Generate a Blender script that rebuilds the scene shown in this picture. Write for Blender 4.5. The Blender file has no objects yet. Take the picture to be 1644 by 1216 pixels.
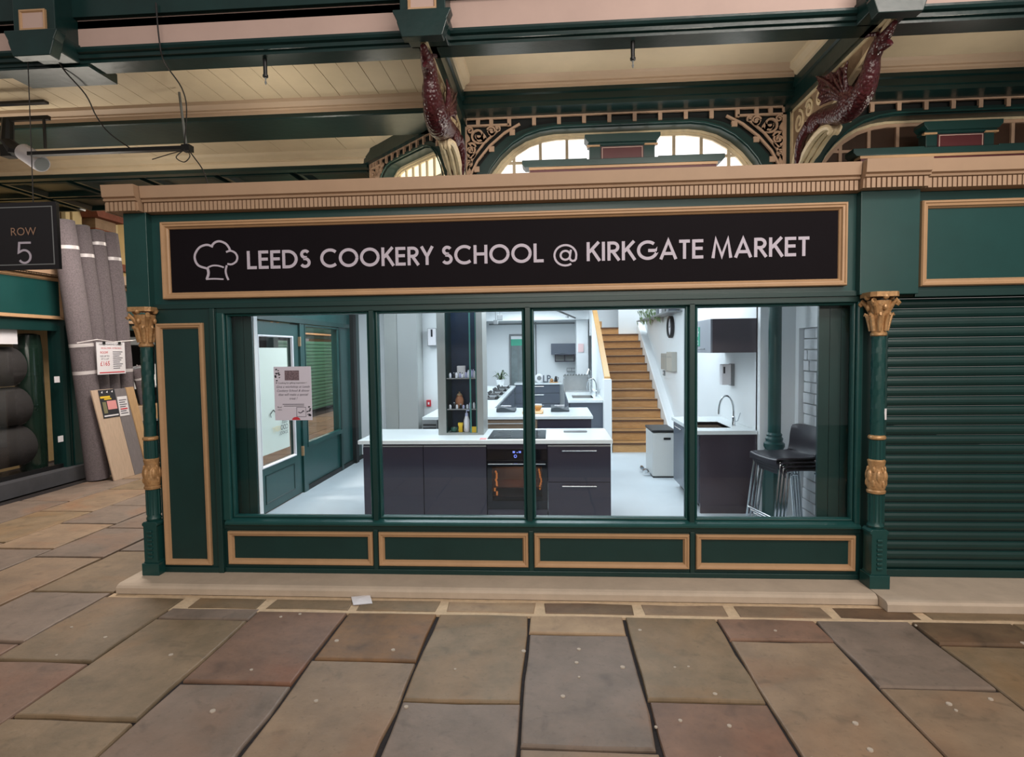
import bpy, bmesh, math, random
from mathutils import Vector, Matrix
random.seed(7)
S = bpy.context.scene
COL = S.collection
R = math.radians

# ------------------------------------------------------------------ camera, world, lights, exposure
cam_d = bpy.data.cameras.new('camera')
cam_d.sensor_fit = 'HORIZONTAL'; cam_d.sensor_width = 36.0
cam_d.lens = 930.0 / 1644.0 * 36.0
cam_d.clip_start = 0.05
cam = bpy.data.objects.new('camera', cam_d); COL.objects.link(cam)
def cam_matrix(yaw, pitch, roll, loc):
    f = Vector((-math.sin(yaw) * math.cos(pitch), math.cos(yaw) * math.cos(pitch), math.sin(pitch)))
    r0 = Vector((math.cos(yaw), math.sin(yaw), 0)); d0 = f.cross(r0)
    r = r0 * math.cos(roll) + d0 * math.sin(roll); d = d0 * math.cos(roll) - r0 * math.sin(roll)
    return Matrix(((r.x, -d.x, -f.x, loc[0]), (r.y, -d.y, -f.y, loc[1]), (r.z, -d.z, -f.z, loc[2]), (0, 0, 0, 1)))
cam.matrix_world = cam_matrix(R(3.82), R(-2.85), R(0.79), (0, -4.55, 1.87))
S.camera = cam

W = bpy.data.worlds.new('hall'); S.world = W; W.use_nodes = True
W.node_tree.nodes['Background'].inputs[0].default_value = (1.0, 0.93, 0.88, 1)
W.node_tree.nodes['Background'].inputs[1].default_value = 0.25

def area(name, loc, target, sx, sy, power, col=(1, 1, 1), spread=180):
    d = bpy.data.lights.new(name, 'AREA'); d.shape = 'RECTANGLE'; d.size = sx; d.size_y = sy
    d.energy = power; d.color = col; d.spread = R(spread)
    o = bpy.data.objects.new(name, d); COL.objects.link(o); o.location = loc
    o.rotation_euler = (Vector(target) - Vector(loc)).to_track_quat('-Z', 'Y').to_euler()
    return o
WARM = (1.0, 0.90, 0.82); COOL = (0.82, 0.925, 1.0)
area('hall_lamp', (3.2, -4.6, 6.0), (1.8, -0.6, 0.8), 4.0, 1.0, 240, WARM)
area('hall_lamp_far', (-1.0, -8.5, 5.5), (-0.5, 0, 2.2), 5.0, 1.2, 140, WARM)
area('canopy_fill', (2.0, -8.6, 3.45), (1.0, 0, 4.3), 8.0, 0.5, 110, (1.0, 0.92, 0.82), 120)  # unseen fill added behind the camera to brighten the canopy
area('aisle_lamp', (-5.2, 2.4, 4.0), (-5.6, 2.4, 0), 0.5, 1.8, 165, WARM)
area('aisle_lamp_middle', (-5.4, 7.0, 4.4), (-6.4, 6.5, 1.5), 0.8, 2.0, 130, (1.0, 0.88, 0.74))
area('aisle_lamp_deep', (-5.0, 13.0, 4.2), (-6.6, 13.0, 1.0), 0.8, 3.0, 200, (1.0, 0.92, 0.80))
for n_, (x, y, p_) in enumerate(((-0.1, 0.75, 7), (1.35, 0.75, 7), (3.6, 0.75, 7), (-2.6, 0.8, 8), (-2.0, 2.4, 4))):
    area('roof_uplighter', (x, y, 3.3), (x, y + .1, 5), 0.3, 0.2, p_, (1.0, 0.93, 0.80))
area('left_ceiling_fill', (-5.5, 1.6, 3.0), (-5.2, 1.4, 5), 1.4, 0.4, 20, (1.0, 0.93, 0.80))  # added fill with no fixture, brightens the left ceiling boards
area('shop_ceiling_lamp_front', (-0.6, 1.5, 2.86), (-0.6, 1.5, 0), 2.6, 0.6, 66, COOL)
area('shop_ceiling_lamp_left', (-2.4, 3.0, 2.86), (-2.4, 3.0, 0), 0.8, 2.0, 44, COOL)
area('shop_ceiling_lamp_right', (1.5, 3.2, 2.86), (1.5, 3.2, 0), 0.8, 2.2, 42, COOL)
area('shop_ceiling_lamp_middle', (-0.4, 5.2, 2.86), (-0.4, 5.2, 0), 1.6, 2.0, 74, COOL)
area('shop_ceiling_lamp_rear', (-0.4, 9.0, 2.86), (-0.4, 9.0, 0), 1.6, 2.0, 80, COOL)
area('oven_light', (-0.345, 1.42, 0.69), (-0.345, 1.5, 0.3), 0.3, 0.05, 0.9, (1.0, 0.72, 0.5))
area('stair_lamp', (1.6, 8.0, 4.5), (1.6, 8.0, 0), 0.7, 2.0, 56, COOL)

S.view_settings.view_transform = 'Standard'; S.view_settings.look = 'None'
S.view_settings.gamma = 1.0; S.view_settings.use_curve_mapping = False
S.view_settings.exposure = 0.0

# ------------------------------------------------------------------ materials
def lin(r, g, b):
    f = lambda c: (c / 255 / 12.92) if c <= 10 else ((c / 255 + 0.055) / 1.055) ** 2.4
    return (f(r), f(g), f(b), 1)
def mat(name, rgb, rough=0.5, metal=0.0, var=0.0, scale=6.0, bump=0.0, bscale=40.0, spec=0.5, rnd=0.0, stretch=None, rgb2=None, coat=0.0):
    m = bpy.data.materials.new(name); m.use_nodes = True
    nt = m.node_tree; N = nt.nodes; L = nt.links; b = N['Principled BSDF']
    c = lin(*rgb)
    b.inputs['Base Color'].default_value = c; b.inputs['Roughness'].default_value = rough
    b.inputs['Metallic'].default_value = metal; b.inputs['Specular IOR Level'].default_value = spec
    b.inputs['Coat Weight'].default_value = coat; b.inputs['Coat Roughness'].default_value = 0.08
    tc = N.new('ShaderNodeTexCoord'); mp = N.new('ShaderNodeMapping'); L.new(tc.outputs['Object'], mp.inputs[0])
    if stretch: mp.inputs['Scale'].default_value = stretch
    if rnd > 0:
        oi = N.new('ShaderNodeObjectInfo'); ml = N.new('ShaderNodeVectorMath'); ml.operation = 'SCALE'
        cx = N.new('ShaderNodeCombineXYZ'); L.new(oi.outputs['Random'], cx.inputs[0]); L.new(oi.outputs['Random'], cx.inputs[1])
        L.new(cx.outputs[0], ml.inputs[0]); ml.inputs['Scale'].default_value = 37.0; L.new(ml.outputs[0], mp.inputs['Location'])
    out = None
    if var > 0 or rgb2:
        n = N.new('ShaderNodeTexNoise'); n.inputs['Scale'].default_value = scale; n.inputs['Detail'].default_value = 6; n.inputs['Roughness'].default_value = 0.65
        L.new(mp.outputs[0], n.inputs['Vector'])
        mx = N.new('ShaderNodeMix'); mx.data_type = 'RGBA'
        c2 = lin(*rgb2) if rgb2 else tuple(x * (1 - var) for x in c[:3]) + (1,)
        c1 = c if rgb2 else tuple(min(1, x * (1 + var)) for x in c[:3]) + (1,)
        mx.inputs[6].default_value = c1; mx.inputs[7].default_value = c2
        rp = N.new('ShaderNodeMapRange'); rp.inputs['From Min'].default_value = 0.3; rp.inputs['From Max'].default_value = 0.7
        L.new(n.outputs['Fac'], rp.inputs[0]); L.new(rp.outputs[0], mx.inputs[0]); out = mx.outputs[2]
        L.new(out, b.inputs['Base Color'])
    if rnd > 0:
        hs = N.new('ShaderNodeHueSaturation'); mr = N.new('ShaderNodeMapRange')
        mr.inputs['To Min'].default_value = 1 - rnd; mr.inputs['To Max'].default_value = 1 + rnd
        L.new(oi.outputs['Random'], mr.inputs[0]); L.new(mr.outputs[0], hs.inputs['Value'])
        if out: L.new(out, hs.inputs['Color'])
        else: hs.inputs['Color'].default_value = c
        L.new(hs.outputs[0], b.inputs['Base Color'])
    if bump > 0:
        n2 = N.new('ShaderNodeTexNoise'); n2.inputs['Scale'].default_value = bscale; n2.inputs['Detail'].default_value = 5
        L.new(mp.outputs[0], n2.inputs['Vector'])
        bp = N.new('ShaderNodeBump'); bp.inputs['Strength'].default_value = bump; bp.inputs['Distance'].default_value = 0.01
        L.new(n2.outputs['Fac'], bp.inputs['Height']); L.new(bp.outputs[0], b.inputs['Normal'])
    return m
def emit(name, rgb, strength):
    m = bpy.data.materials.new(name); m.use_nodes = True; b = m.node_tree.nodes['Principled BSDF']
    b.inputs['Base Color'].default_value = lin(*rgb); b.inputs['Emission Color'].default_value = lin(*rgb)
    b.inputs['Emission Strength'].default_value = strength; b.inputs['Roughness'].default_value = 0.3
    return m
def glass_mat(name, tint=(1, 1, 1, 1), ior=1.5, rough=0.0):
    m = bpy.data.materials.new(name); m.use_nodes = True; nt = m.node_tree; N = nt.nodes; L = nt.links
    N.remove(N['Principled BSDF']); o = N['Material Output']
    t = N.new('ShaderNodeBsdfTransparent'); t.inputs[0].default_value = tint
    g = N.new('ShaderNodeBsdfGlossy'); g.inputs['Roughness'].default_value = rough
    fr = N.new('ShaderNodeFresnel'); fr.inputs[0].default_value = ior
    mx = N.new('ShaderNodeMixShader'); ge = N.new('ShaderNodeNewGeometry'); iv = N.new('ShaderNodeMath'); iv.operation = 'SUBTRACT'; iv.inputs[0].default_value = 1.0; L.new(ge.outputs['Backfacing'], iv.inputs[1])
    ml = N.new('ShaderNodeMath'); ml.operation = 'MULTIPLY'; L.new(fr.outputs[0], ml.inputs[0]); L.new(iv.outputs[0], ml.inputs[1])
    L.new(ml.outputs[0], mx.inputs[0]); L.new(t.outputs[0], mx.inputs[1]); L.new(g.outputs[0], mx.inputs[2])
    L.new(mx.outputs[0], o.inputs[0]); return m

GREEN = mat('green_gloss_paint', (22, 66, 64), 0.32, var=0.10, scale=3, bump=0.04, bscale=25)
GREEN_D = mat('dark_green_paint', (15, 50, 48), 0.38, var=0.12, scale=3, bump=0.05, bscale=25)
BEAM = mat('old_green_beam_paint', (17, 44, 43), 0.30, var=0.25, scale=2.5, bump=0.15, bscale=14)
GOLD = mat('tan_gold_paint', (178, 142, 106), 0.42, var=0.06, scale=8, bump=0.03)
TAN = mat('tan_cornice_paint', (166, 137, 111), 0.55, var=0.05, scale=5)
GILT = mat('worn_gilt', (180, 140, 96), 0.38, metal=0.25, var=0.30, scale=30, bump=0.35, bscale=60)
SIGNB = mat('charcoal_sign_board', (22, 18, 22), 0.6, var=0.08, scale=2, spec=0.06)
LETTER = mat('pale_grey_letter', (186, 178, 192), 0.5)
CREAM = mat('cream_ceiling_paint', (208, 190, 162), 0.55, var=0.08, scale=1.6, bump=0.04, bscale=12)
PINK = mat('pinkish_cream_paint', (184, 158, 148), 0.55, var=0.06, scale=2)
FRET = mat('fretwork_paint', (206, 172, 146), 0.5, var=0.08, scale=8)
MAROON = mat('maroon_gloss', (70, 27, 32), 0.30, var=0.35, scale=22, bump=0.5, bscale=60, coat=0.15)
CORN = mat('beige_cornice_paint', (202, 176, 152), 0.55, var=0.06, scale=2)
MAROON_F = mat('maroon_panel_paint', (78, 30, 34), 0.45, var=0.08)
def scaly(m, sc=34.0):
    nt = m.node_tree; N = nt.nodes; L = nt.links; mp = [n for n in N if n.type == 'MAPPING'][0]; b = N['Principled BSDF']
    v = N.new('ShaderNodeTexVoronoi'); v.inputs['Scale'].default_value = sc; L.new(mp.outputs[0], v.inputs['Vector'])
    bp = N.new('ShaderNodeBump'); bp.inputs['Strength'].default_value = 0.75; bp.inputs['Distance'].default_value = 0.012; bp.invert = True
    L.new(v.outputs['Distance'], bp.inputs['Height']); L.new(bp.outputs[0], b.inputs['Normal']); L.new(bp.outputs[0], b.inputs['Coat Normal'])
scaly(MAROON)
LEAFC = mat('cream_leaf_paint', (226, 206, 170), 0.4, var=0.12, scale=14)
DARKBD = mat('dark_void_board', (14, 20, 20), 0.6)
BROWNGL = mat('brown_boarded_glass', (72, 50, 38), 0.35, var=0.2, scale=4)
BLACK = mat('black_metal', (18, 18, 20), 0.4)
WIRE = mat('dark_cable', (28, 24, 24), 0.6)
WHITE = mat('white_wall_paint', (226, 230, 232), 0.6, var=0.015, scale=2)
WHITE_G = mat('white_gloss', (232, 234, 236), 0.3)
FLOOR_I = mat('pale_resin_floor', (194, 204, 210), 0.35, var=0.06, scale=1.8)
WORKTOP = mat('white_quartz_worktop', (222, 230, 232), 0.18, var=0.02, scale=20)
CAB = mat('anthracite_cabinet', (52, 50, 62), 0.16, var=0.04, scale=2)
CAB_M = mat('slate_cabinet', (84, 92, 104), 0.3, var=0.03)
CHROME = mat('chrome', (205, 210, 214), 0.15, metal=1.0)
STEEL = mat('brushed_steel', (178, 182, 184), 0.32, metal=0.9, var=0.06, scale=12, stretch=(1, 30, 1))
OVENB = mat('black_oven_glass', (16, 16, 22), 0.08)
OAK = mat('oak', (210, 162, 106), 0.42, var=0.16, scale=7, stretch=(1, 9, 9), rgb2=(178, 130, 80))
OAKL = mat('light_oak', (208, 162, 102), 0.42, var=0.1, scale=7, stretch=(8, 1, 8))
TREADE = mat('dark_nosing', (96, 64, 38), 0.5)
WOODB = mat('taupe_wood_drawer', (126, 108, 90), 0.4, var=0.15, scale=6, stretch=(1, 8, 8))
GREYP = mat('grey_pillar_paint', (148, 152, 150), 0.4, var=0.03)
NAVY = mat('navy_reflection_back', (18, 42, 66), 0.25, var=0.3, scale=3)
GREYD = mat('grey_metal', (120, 124, 126), 0.45)
PLAST = mat('black_plastic_seat', (44, 42, 50), 0.3)
BIN = mat('white_enamel_bin', (206, 208, 206), 0.35)
STUFFW = mat('white_paper', (224, 222, 226), 0.7, var=0.02, scale=30)
POSTER = mat('lilac_white_paper', (206, 202, 216), 0.7)
INK = mat('grey_print', (70, 68, 84), 0.8)
INKD = mat('dark_print', (34, 36, 44), 0.8)
RED = mat('red_print', (196, 40, 56), 0.7)
PINKP = mat('pink_print', (222, 150, 150), 0.7)
YEL = mat('yellow_print', (226, 190, 50), 0.6)
AQUA = mat('green_safety_sign', (30, 150, 120), 0.6)
CARPET = mat('grey_carpet', (112, 103, 106), 0.95, var=0.30, scale=60, bump=0.7, bscale=260, rnd=0.16)
CARPD = mat('dark_carpet', (44, 42, 42), 0.9, var=0.25, scale=50, bump=0.5, bscale=120)
TAPE = mat('packing_tape', (196, 190, 190), 0.35)
PLANKL = mat('pale_laminate', (194, 170, 148), 0.45, var=0.10, scale=5, stretch=(8, 8, 1))
PLANKG = mat('grey_laminate', (122, 116, 118), 0.45, var=0.12, scale=5, stretch=(8, 8, 1))
PLANKT = mat('tan_laminate', (186, 152, 112), 0.45, var=0.12, scale=5, stretch=(8, 8, 1))
VINYL = mat('dark_green_vinyl', (24, 42, 34), 0.15, var=0.2)
YWALL = mat('yellow_painted_wall', (206, 174, 112), 0.6, var=0.06)
YTRIM = mat('pale_yellow_trim', (224, 202, 150), 0.6)
BRICKR = mat('red_stone', (128, 72, 52), 0.8, var=0.2, scale=8, bump=0.3)
STONE = mat('buff_carved_stone', (150, 124, 98), 0.8, var=0.15, scale=8, bump=0.3)
MORTAR = mat('cream_mortar', (196, 172, 142), 0.9, var=0.15, scale=18, bump=0.4, bscale=60)
BED = mat('dark_joint', (34, 28, 28), 0.95, var=0.3, scale=20, bump=0.5)
KERB = mat('pale_stone_plinth', (186, 170, 152), 0.75, var=0.10, scale=5, bump=0.15, bscale=30)
TERRA = mat('terracotta', (176, 120, 92), 0.7)
LEAFG = mat('leaf_green', (92, 132, 60), 0.5, rnd=0.2)
FROST = mat('frosted_film', (206, 214, 204), 0.8)
PANE_LIT = emit('daylit_pane', (255, 255, 255), 1.35)
PANE_LITY = emit('daylit_cream_pane', (255, 246, 214), 0.95)
GLASS = glass_mat('clear_glass')
GLASS_T = glass_mat('shelf_glass', (0.82, 0.93, 0.90, 1))
GLOW = emit('amber_glow', (255, 176, 96), 0.9)
DIGIT = emit('blue_digit', (120, 140, 255), 1.6)
def stone(name, a, b, tint=(128, 92, 68)):
    m = mat(name, a, 0.6, var=0.2, scale=3.4, bump=0.35, bscale=14, rnd=0.10, rgb2=b)
    nt = m.node_tree; N = nt.nodes; L = nt.links; bs = N['Principled BSDF']; src = bs.inputs['Base Color'].links[0].from_socket
    mp = [n for n in N if n.type == 'MAPPING'][0]
    for sc, col, lo, hi, amt in ((1.3, tint, .52, .72, .55), (7.0, tuple(int(c * .62) for c in b), .58, .78, .5), (30.0, tuple(int(c * .7) for c in b), .60, .75, .35)):
        n = N.new('ShaderNodeTexNoise'); n.inputs['Scale'].default_value = sc; n.inputs['Detail'].default_value = 5; n.inputs['Distortion'].default_value = 0.6; L.new(mp.outputs[0], n.inputs['Vector'])
        r = N.new('ShaderNodeMapRange'); r.inputs['From Min'].default_value = lo; r.inputs['From Max'].default_value = hi; r.inputs['To Max'].default_value = amt; L.new(n.outputs['Fac'], r.inputs[0])
        x = N.new('ShaderNodeMix'); x.data_type = 'RGBA'; L.new(r.outputs[0], x.inputs[0]); L.new(src, x.inputs[6]); x.inputs[7].default_value = lin(*col); src = x.outputs[2]
    L.new(src, bs.inputs['Base Color'])
    return m
ST = dict(olive=stone('olive_sandstone', (136, 115, 90), (104, 89, 68), (140, 104, 64)), red=stone('rusty_sandstone', (136, 105, 86), (102, 80, 66), (132, 84, 60)),
          grey=stone('grey_sandstone', (132, 115, 102), (106, 93, 82), (134, 100, 76)), buff=stone('buff_sandstone', (146, 123, 99), (116, 98, 80), (140, 100, 70)),
          rust=stone('amber_sandstone', (142, 104, 66), (102, 79, 58), (144, 88, 46)), pale=stone('pale_sandstone', (174, 148, 116), (140, 116, 92)),
          brown=stone('brown_sett', (116, 95, 72), (84, 67, 52)))

# ------------------------------------------------------------------ mesh builder
class MB:
    def __init__(s, T=None): s.v = []; s.f = []; s.T = T
    def add(s, vs, fs):
        o = len(s.v)
        s.v += [tuple(s.T(*p)) if s.T else tuple(p) for p in vs]
        s.f += [tuple(i + o for i in f) for f in fs]; return s
    def box(s, x0, x1, y0, y1, z0, z1):
        return s.add([(x0, y0, z0), (x1, y0, z0), (x1, y1, z0), (x0, y1, z0), (x0, y0, z1), (x1, y0, z1), (x1, y1, z1), (x0, y1, z1)],
                     [(0, 3, 2, 1), (4, 5, 6, 7), (0, 1, 5, 4), (1, 2, 6, 5), (2, 3, 7, 6), (3, 0, 4, 7)])
    def quad(s, a, b, c, d): return s.add([a, b, c, d], [(0, 1, 2, 3)])
    def ext(s, poly, ax, a, b):
        m = {'x': lambda p, t: (t, p[0], p[1]), 'y': lambda p, t: (p[0], t, p[1]), 'z': lambda p, t: (p[0], p[1], t)}[ax]
        n = len(poly); vs = [m(p, a) for p in poly] + [m(p, b) for p in poly]
        return s.add(vs, [tuple(range(n)), tuple(range(2 * n - 1, n - 1, -1))] + [(i, (i + 1) % n, n + (i + 1) % n, n + i) for i in range(n)])
    def tube(s, pts, r, n=8, closed=False, flat=1.0):
        pts = [Vector(p) for p in pts]; k = len(pts); rs = r if isinstance(r, (list, tuple)) else [r] * k
        vs = []; up = None
        for i, p in enumerate(pts):
            a = pts[(i - 1) % k] if (closed or i > 0) else p; b = pts[(i + 1) % k] if (closed or i < k - 1) else p
            t = (b - a).normalized()
            if up is None: up = t.orthogonal().normalized()
            up = (up - t * up.dot(t)).normalized(); w = t.cross(up)
            for j in range(n):
                q = 2 * math.pi * j / n
                vs.append(p + (up * math.cos(q) + w * math.sin(q) * flat) * rs[i])
        fs = []
        for i in range(k if closed else k - 1):
            i2 = (i + 1) % k
            for j in range(n): fs.append((i * n + j, i * n + (j + 1) % n, i2 * n + (j + 1) % n, i2 * n + j))
        if not closed: fs += [tuple(range(n - 1, -1, -1)), tuple(range((k - 1) * n, k * n))]
        return s.add(vs, fs)
    def lathe(s, cx, cy, prof, n=20, cap=True):
        vs = []; fs = []
        for r, z in prof:
            for j in range(n): vs.append((cx + r * math.cos(2 * math.pi * j / n), cy + r * math.sin(2 * math.pi * j / n), z))
        for i in range(len(prof) - 1):
            for j in range(n): fs.append((i * n + j, i * n + (j + 1) % n, (i + 1) * n + (j + 1) % n, (i + 1) * n + j))
        if cap: fs += [tuple(range(n - 1, -1, -1)), tuple(range((len(prof) - 1) * n, len(prof) * n))]
        return s.add(vs, fs)
    def sphere(s, c, r, nu=10, nv=6):
        r = r if isinstance(r, (list, tuple)) else (r, r, r); vs = [(c[0], c[1], c[2] - r[2])]; fs = []
        for i in range(1, nv):
            t = -math.pi / 2 + math.pi * i / nv
            for j in range(nu):
                q = 2 * math.pi * j / nu
                vs.append((c[0] + r[0] * math.cos(t) * math.cos(q), c[1] + r[1] * math.cos(t) * math.sin(q), c[2] + r[2] * math.sin(t)))
        vs.append((c[0], c[1], c[2] + r[2])); e = len(vs) - 1
        for j in range(nu):
            fs.append((0, 1 + (j + 1) % nu, 1 + j)); fs.append((e, e - nu + j, e - nu + (j + 1) % nu))
            for i in range(nv - 2): fs.append((1 + i * nu + j, 1 + i * nu + (j + 1) % nu, 1 + (i + 1) * nu + (j + 1) % nu, 1 + (i + 1) * nu + j))
        return s.add(vs, fs)
    def frame(s, x0, x1, z0, z1, y, prof):
        # mitred moulding round a rectangle in a plane facing -Y; prof = (inset, projection)
        vs = []
        for d, p in prof: vs += [(x0 + d, y - p, z0 + d), (x1 - d, y - p, z0 + d), (x1 - d, y - p, z1 - d), (x0 + d, y - p, z1 - d)]
        fs = []
        for i in range(len(prof) - 1):
            for j in range(4): fs.append((i * 4 + j, i * 4 + (j + 1) % 4, (i + 1) * 4 + (j + 1) % 4, (i + 1) * 4 + j))
        return s.add(vs, fs)
    def stroke(s, pts, w, y0, y1):
        # flat ribbon of width w in the XZ plane, from y0 to y1 deep
        P = [Vector((p[0], p[1])) for p in pts]; P = [q for i, q in enumerate(P) if i == 0 or (q - P[i - 1]).length > 1e-5]; k = len(P); Lf = []; Rt = []
        for i in range(k):
            d1 = (P[i] - P[i - 1]).normalized() if i > 0 else None; d2 = (P[i + 1] - P[i]).normalized() if i < k - 1 else None
            d1 = d1 or d2; d2 = d2 or d1
            n1 = Vector((-d1.y, d1.x)); n2 = Vector((-d2.y, d2.x)); n = (n1 + n2)
            n = n.normalized() if n.length > 1e-6 else n1
            q = w / 2 / max(0.45, n.dot(n1)); Lf.append(P[i] + n * q); Rt.append(P[i] - n * q)
        vs = []
        for a, b in zip(Lf, Rt): vs += [(a.x, y0, a.y), (b.x, y0, b.y), (a.x, y1, a.y), (b.x, y1, b.y)]
        fs = []
        for i in range(k - 1):
            a = i * 4; b = a + 4
            fs += [(a, a + 1, b + 1, b), (a + 2, b + 2, b + 3, a + 3), (a, b, b + 2, a + 2), (a + 1, a + 3, b + 3, b + 1)]
        fs += [(0, 2, 3, 1), (k * 4 - 4, k * 4 - 3, k * 4 - 1, k * 4 - 2)]
        return s.add(vs, fs)

def wloc(o):
    v = Vector((0, 0, 0))
    while o: v += o.location; o = o.parent
    return v
def link(o, parent=None):
    COL.objects.link(o)
    if parent: o.parent = parent
    return o
def obj(name, mb, m, parent=None, smooth=False, bev=0.0, local=False, origin=None):
    me = bpy.data.meshes.new(name)
    off = Vector(origin) if origin is not None else (Vector((0, 0, 0)) if (local or parent is None) else wloc(parent))
    if local: off = Vector((0, 0, 0))
    me.from_pydata([tuple(Vector(p) - off) for p in mb.v], [], mb.f)
    bm = bmesh.new(); bm.from_mesh(me); bmesh.ops.recalc_face_normals(bm, faces=bm.faces); bm.to_mesh(me); bm.free()
    if smooth:
        me.shade_smooth()
        try: me.set_sharp_from_angle(angle=R(40))
        except Exception: pass
    me.materials.append(m)
    o = bpy.data.objects.new(name, me)
    if origin is not None:
        o.location = off - (wloc(parent) if parent else Vector((0, 0, 0)))
    link(o, parent)
    if bev > 0:
        b = o.modifiers.new('bevel', 'BEVEL'); b.width = bev; b.segments = 2; b.limit_method = 'ANGLE'
    return o
def tag(o, label, cat, group=None):
    o['label'] = label; o['category'] = cat
    if group: o['group'] = group
    return o
def thing(name, label, cat, loc=(0, 0, 0), rz=0.0, group=None):
    o = bpy.data.objects.new(name, None); o.empty_display_size = 0.1; COL.objects.link(o)
    o.location = loc; o.rotation_euler = (0, 0, rz); return tag(o, label, cat, group)
def struct(o): o['kind'] = 'structure'; return o
def stuff(o): o['kind'] = 'stuff'; return o
def dup(o, parent=None):
    c = o.copy(); COL.objects.link(c)
    if parent: c.parent = parent
    for ch in list(o.children): dup(ch, c)
    return c
def bx(*a): return MB().box(*a)
FONT_CACHE = {}
def text(mb, s, size, x, z, y, align='CENTER', M=None, shear=0.0, depth=0.0):
    """flat lettering in the XZ plane facing -Y at depth y; M maps (x,y,z) elsewhere"""
    cu = bpy.data.curves.new('t', 'FONT'); cu.body = s; cu.size = size; cu.align_x = align; cu.shear = shear; cu.resolution_u = 3
    o = bpy.data.objects.new('t', cu); COL.objects.link(o)
    dg = bpy.context.evaluated_depsgraph_get(); me = bpy.data.meshes.new_from_object(o.evaluated_get(dg))
    f = M or (lambda a, b, c: (a, b, c))
    mb.add([f(x + v.co.x, y, z + v.co.y) for v in me.vertices], [tuple(p.vertices) for p in me.polygons])
    bpy.data.objects.remove(o); bpy.data.curves.remove(cu); bpy.data.meshes.remove(me)
def arc(cx, cz, r, a0, a1, n=20, rz=None):
    rz = rz or r
    return [(cx + r * math.cos(R(a0 + (a1 - a0) * i / n)), cz + rz * math.sin(R(a0 + (a1 - a0) * i / n))) for i in range(n + 1)]
def smooth_pts(pts, n=6):
    """Catmull-Rom through points"""
    P = [Vector(p) for p in pts]; out = []
    for i in range(len(P) - 1):
        p0 = P[max(0, i - 1)]; p1 = P[i]; p2 = P[i + 1]; p3 = P[min(len(P) - 1, i + 2)]
        for j in range(n):
            t = j / n
            out.append(0.5 * ((2 * p1) + (p2 - p0) * t + (2 * p0 - 5 * p1 + 4 * p2 - p3) * t * t + (3 * p1 - p0 - 3 * p2 + p3) * t ** 3))
    out.append(P[-1]); return [tuple(q) for q in out]

# ------------------------------------------------------------------ paving
floor = struct(obj('floor', bx(-12, 8, -9.5, 19, -0.12, -0.022), BED))
def flag(x0, x1, y0, y1, m, parent, z=0.0, gap=0.009, name='flagstone', j=0.009):
    x0 += gap; x1 -= gap; y0 += gap * 1.5; y1 -= gap * 1.5
    nx = max(1, int((x1 - x0) / 0.22)); ny = max(1, int((y1 - y0) / 0.22)); P = []
    rr = lambda: random.uniform(-j, j)
    for i in range(nx): P.append((x0 + (x1 - x0) * i / nx, y0 + rr()))
    for i in range(ny): P.append((x1 + rr(), y0 + (y1 - y0) * i / ny))
    for i in range(nx): P.append((x1 - (x1 - x0) * i / nx, y1 + rr()))
    for i in range(ny): P.append((x0 + rr(), y1 - (y1 - y0) * i / ny))
    cx = (x0 + x1) / 2; cy = (y0 + y1) / 2; n = len(P); dz = random.uniform(-0.002, 0.002)
    sh = lambda p, d: (p[0] + (d if p[0] < cx else -d), p[1] + (d if p[1] < cy else -d))
    vs = [(p[0], p[1], z - 0.05) for p in P] + [(p[0], p[1], z - 0.012) for p in P] + [sh(p, 0.004) + (z - 0.003 + dz,) for p in P] + [sh(p, 0.012) + (z + dz,) for p in P]
    fs = [(k * n + i, k * n + (i + 1) % n, (k + 1) * n + (i + 1) % n, (k + 1) * n + i) for k in range(3) for i in range(n)] + [tuple(range(3 * n, 4 * n))]
    return obj(name, MB().add(vs, fs), m, parent, origin=(cx, cy, z))
XS = [-3.47, -2.82, -2.135, -1.47, -0.82, -0.17, 0.49, 1.12, 1.775, 2.40, 3.05, 3.7, 4.35, 5.0]
BR = {0: [(-0.35, 'olive'), (-1.28, 'red'), (-2.4, 'olive')], 1: [(-0.52, 'grey'), (-0.70, 'olive'), (-1.81, 'olive'), (-3.1, 'grey')],
      2: [(-0.55, 'red'), (-1.465, 'grey'), (-2.7, 'olive')], 3: [(-0.55, 'rust'), (-1.19, 'buff'), (-2.6, 'olive')],
      4: [(-0.55, 'olive'), (-1.574, 'grey'), (-2.9, 'buff')], 5: [(-0.55, 'pale'), (-0.82, 'grey'), (-1.914, 'buff'), (-3.0, 'grey')],
      6: [(-0.55, 'olive'), (-1.519, 'red'), (-2.6, 'buff')], 7: [(-0.55, 'red'), (-0.85, 'buff'), (-2.35, 'olive')],
      8: [(-0.55, 'grey'), (-1.341, 'buff'), (-2.3, 'red')], 9: [(-0.55, 'brown'), (-0.86, 'olive'), (-1.9, 'grey')],
      10: [(-0.55, 'olive'), (-1.5, 'buff'), (-2.6, 'olive')], 11: [(-0.55, 'buff'), (-1.2, 'grey'), (-2.4, 'red')], 12: [(-0.55, 'olive'), (-1.7, 'buff')]}
tones = ['olive', 'grey', 'buff', 'red', 'olive', 'buff', 'grey']
for i in range(13):
    rows = BR[i]
    for k, (y, t) in enumerate(rows):
        y0 = rows[k + 1][0] if k + 1 < len(rows) else -3.8
        flag(XS[i], XS[i + 1], y0, y, ST[t], floor)
xa = [-8.2, -7.55, -6.9, -6.2, -5.5, -4.83, -4.15, -3.47]
for i in range(7):
    y = 17.0 if xa[i] > -7 else 1.8; k = 0
    while y > -3.2:
        d = random.uniform(0.75, 1.5)
        flag(xa[i], xa[i + 1], max(y - d, -3.6), y, ST[random.choice(['buff', 'grey', 'olive', 'buff', 'grey', 'red' if y < 1 else 'buff'])], floor); y -= d
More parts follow.
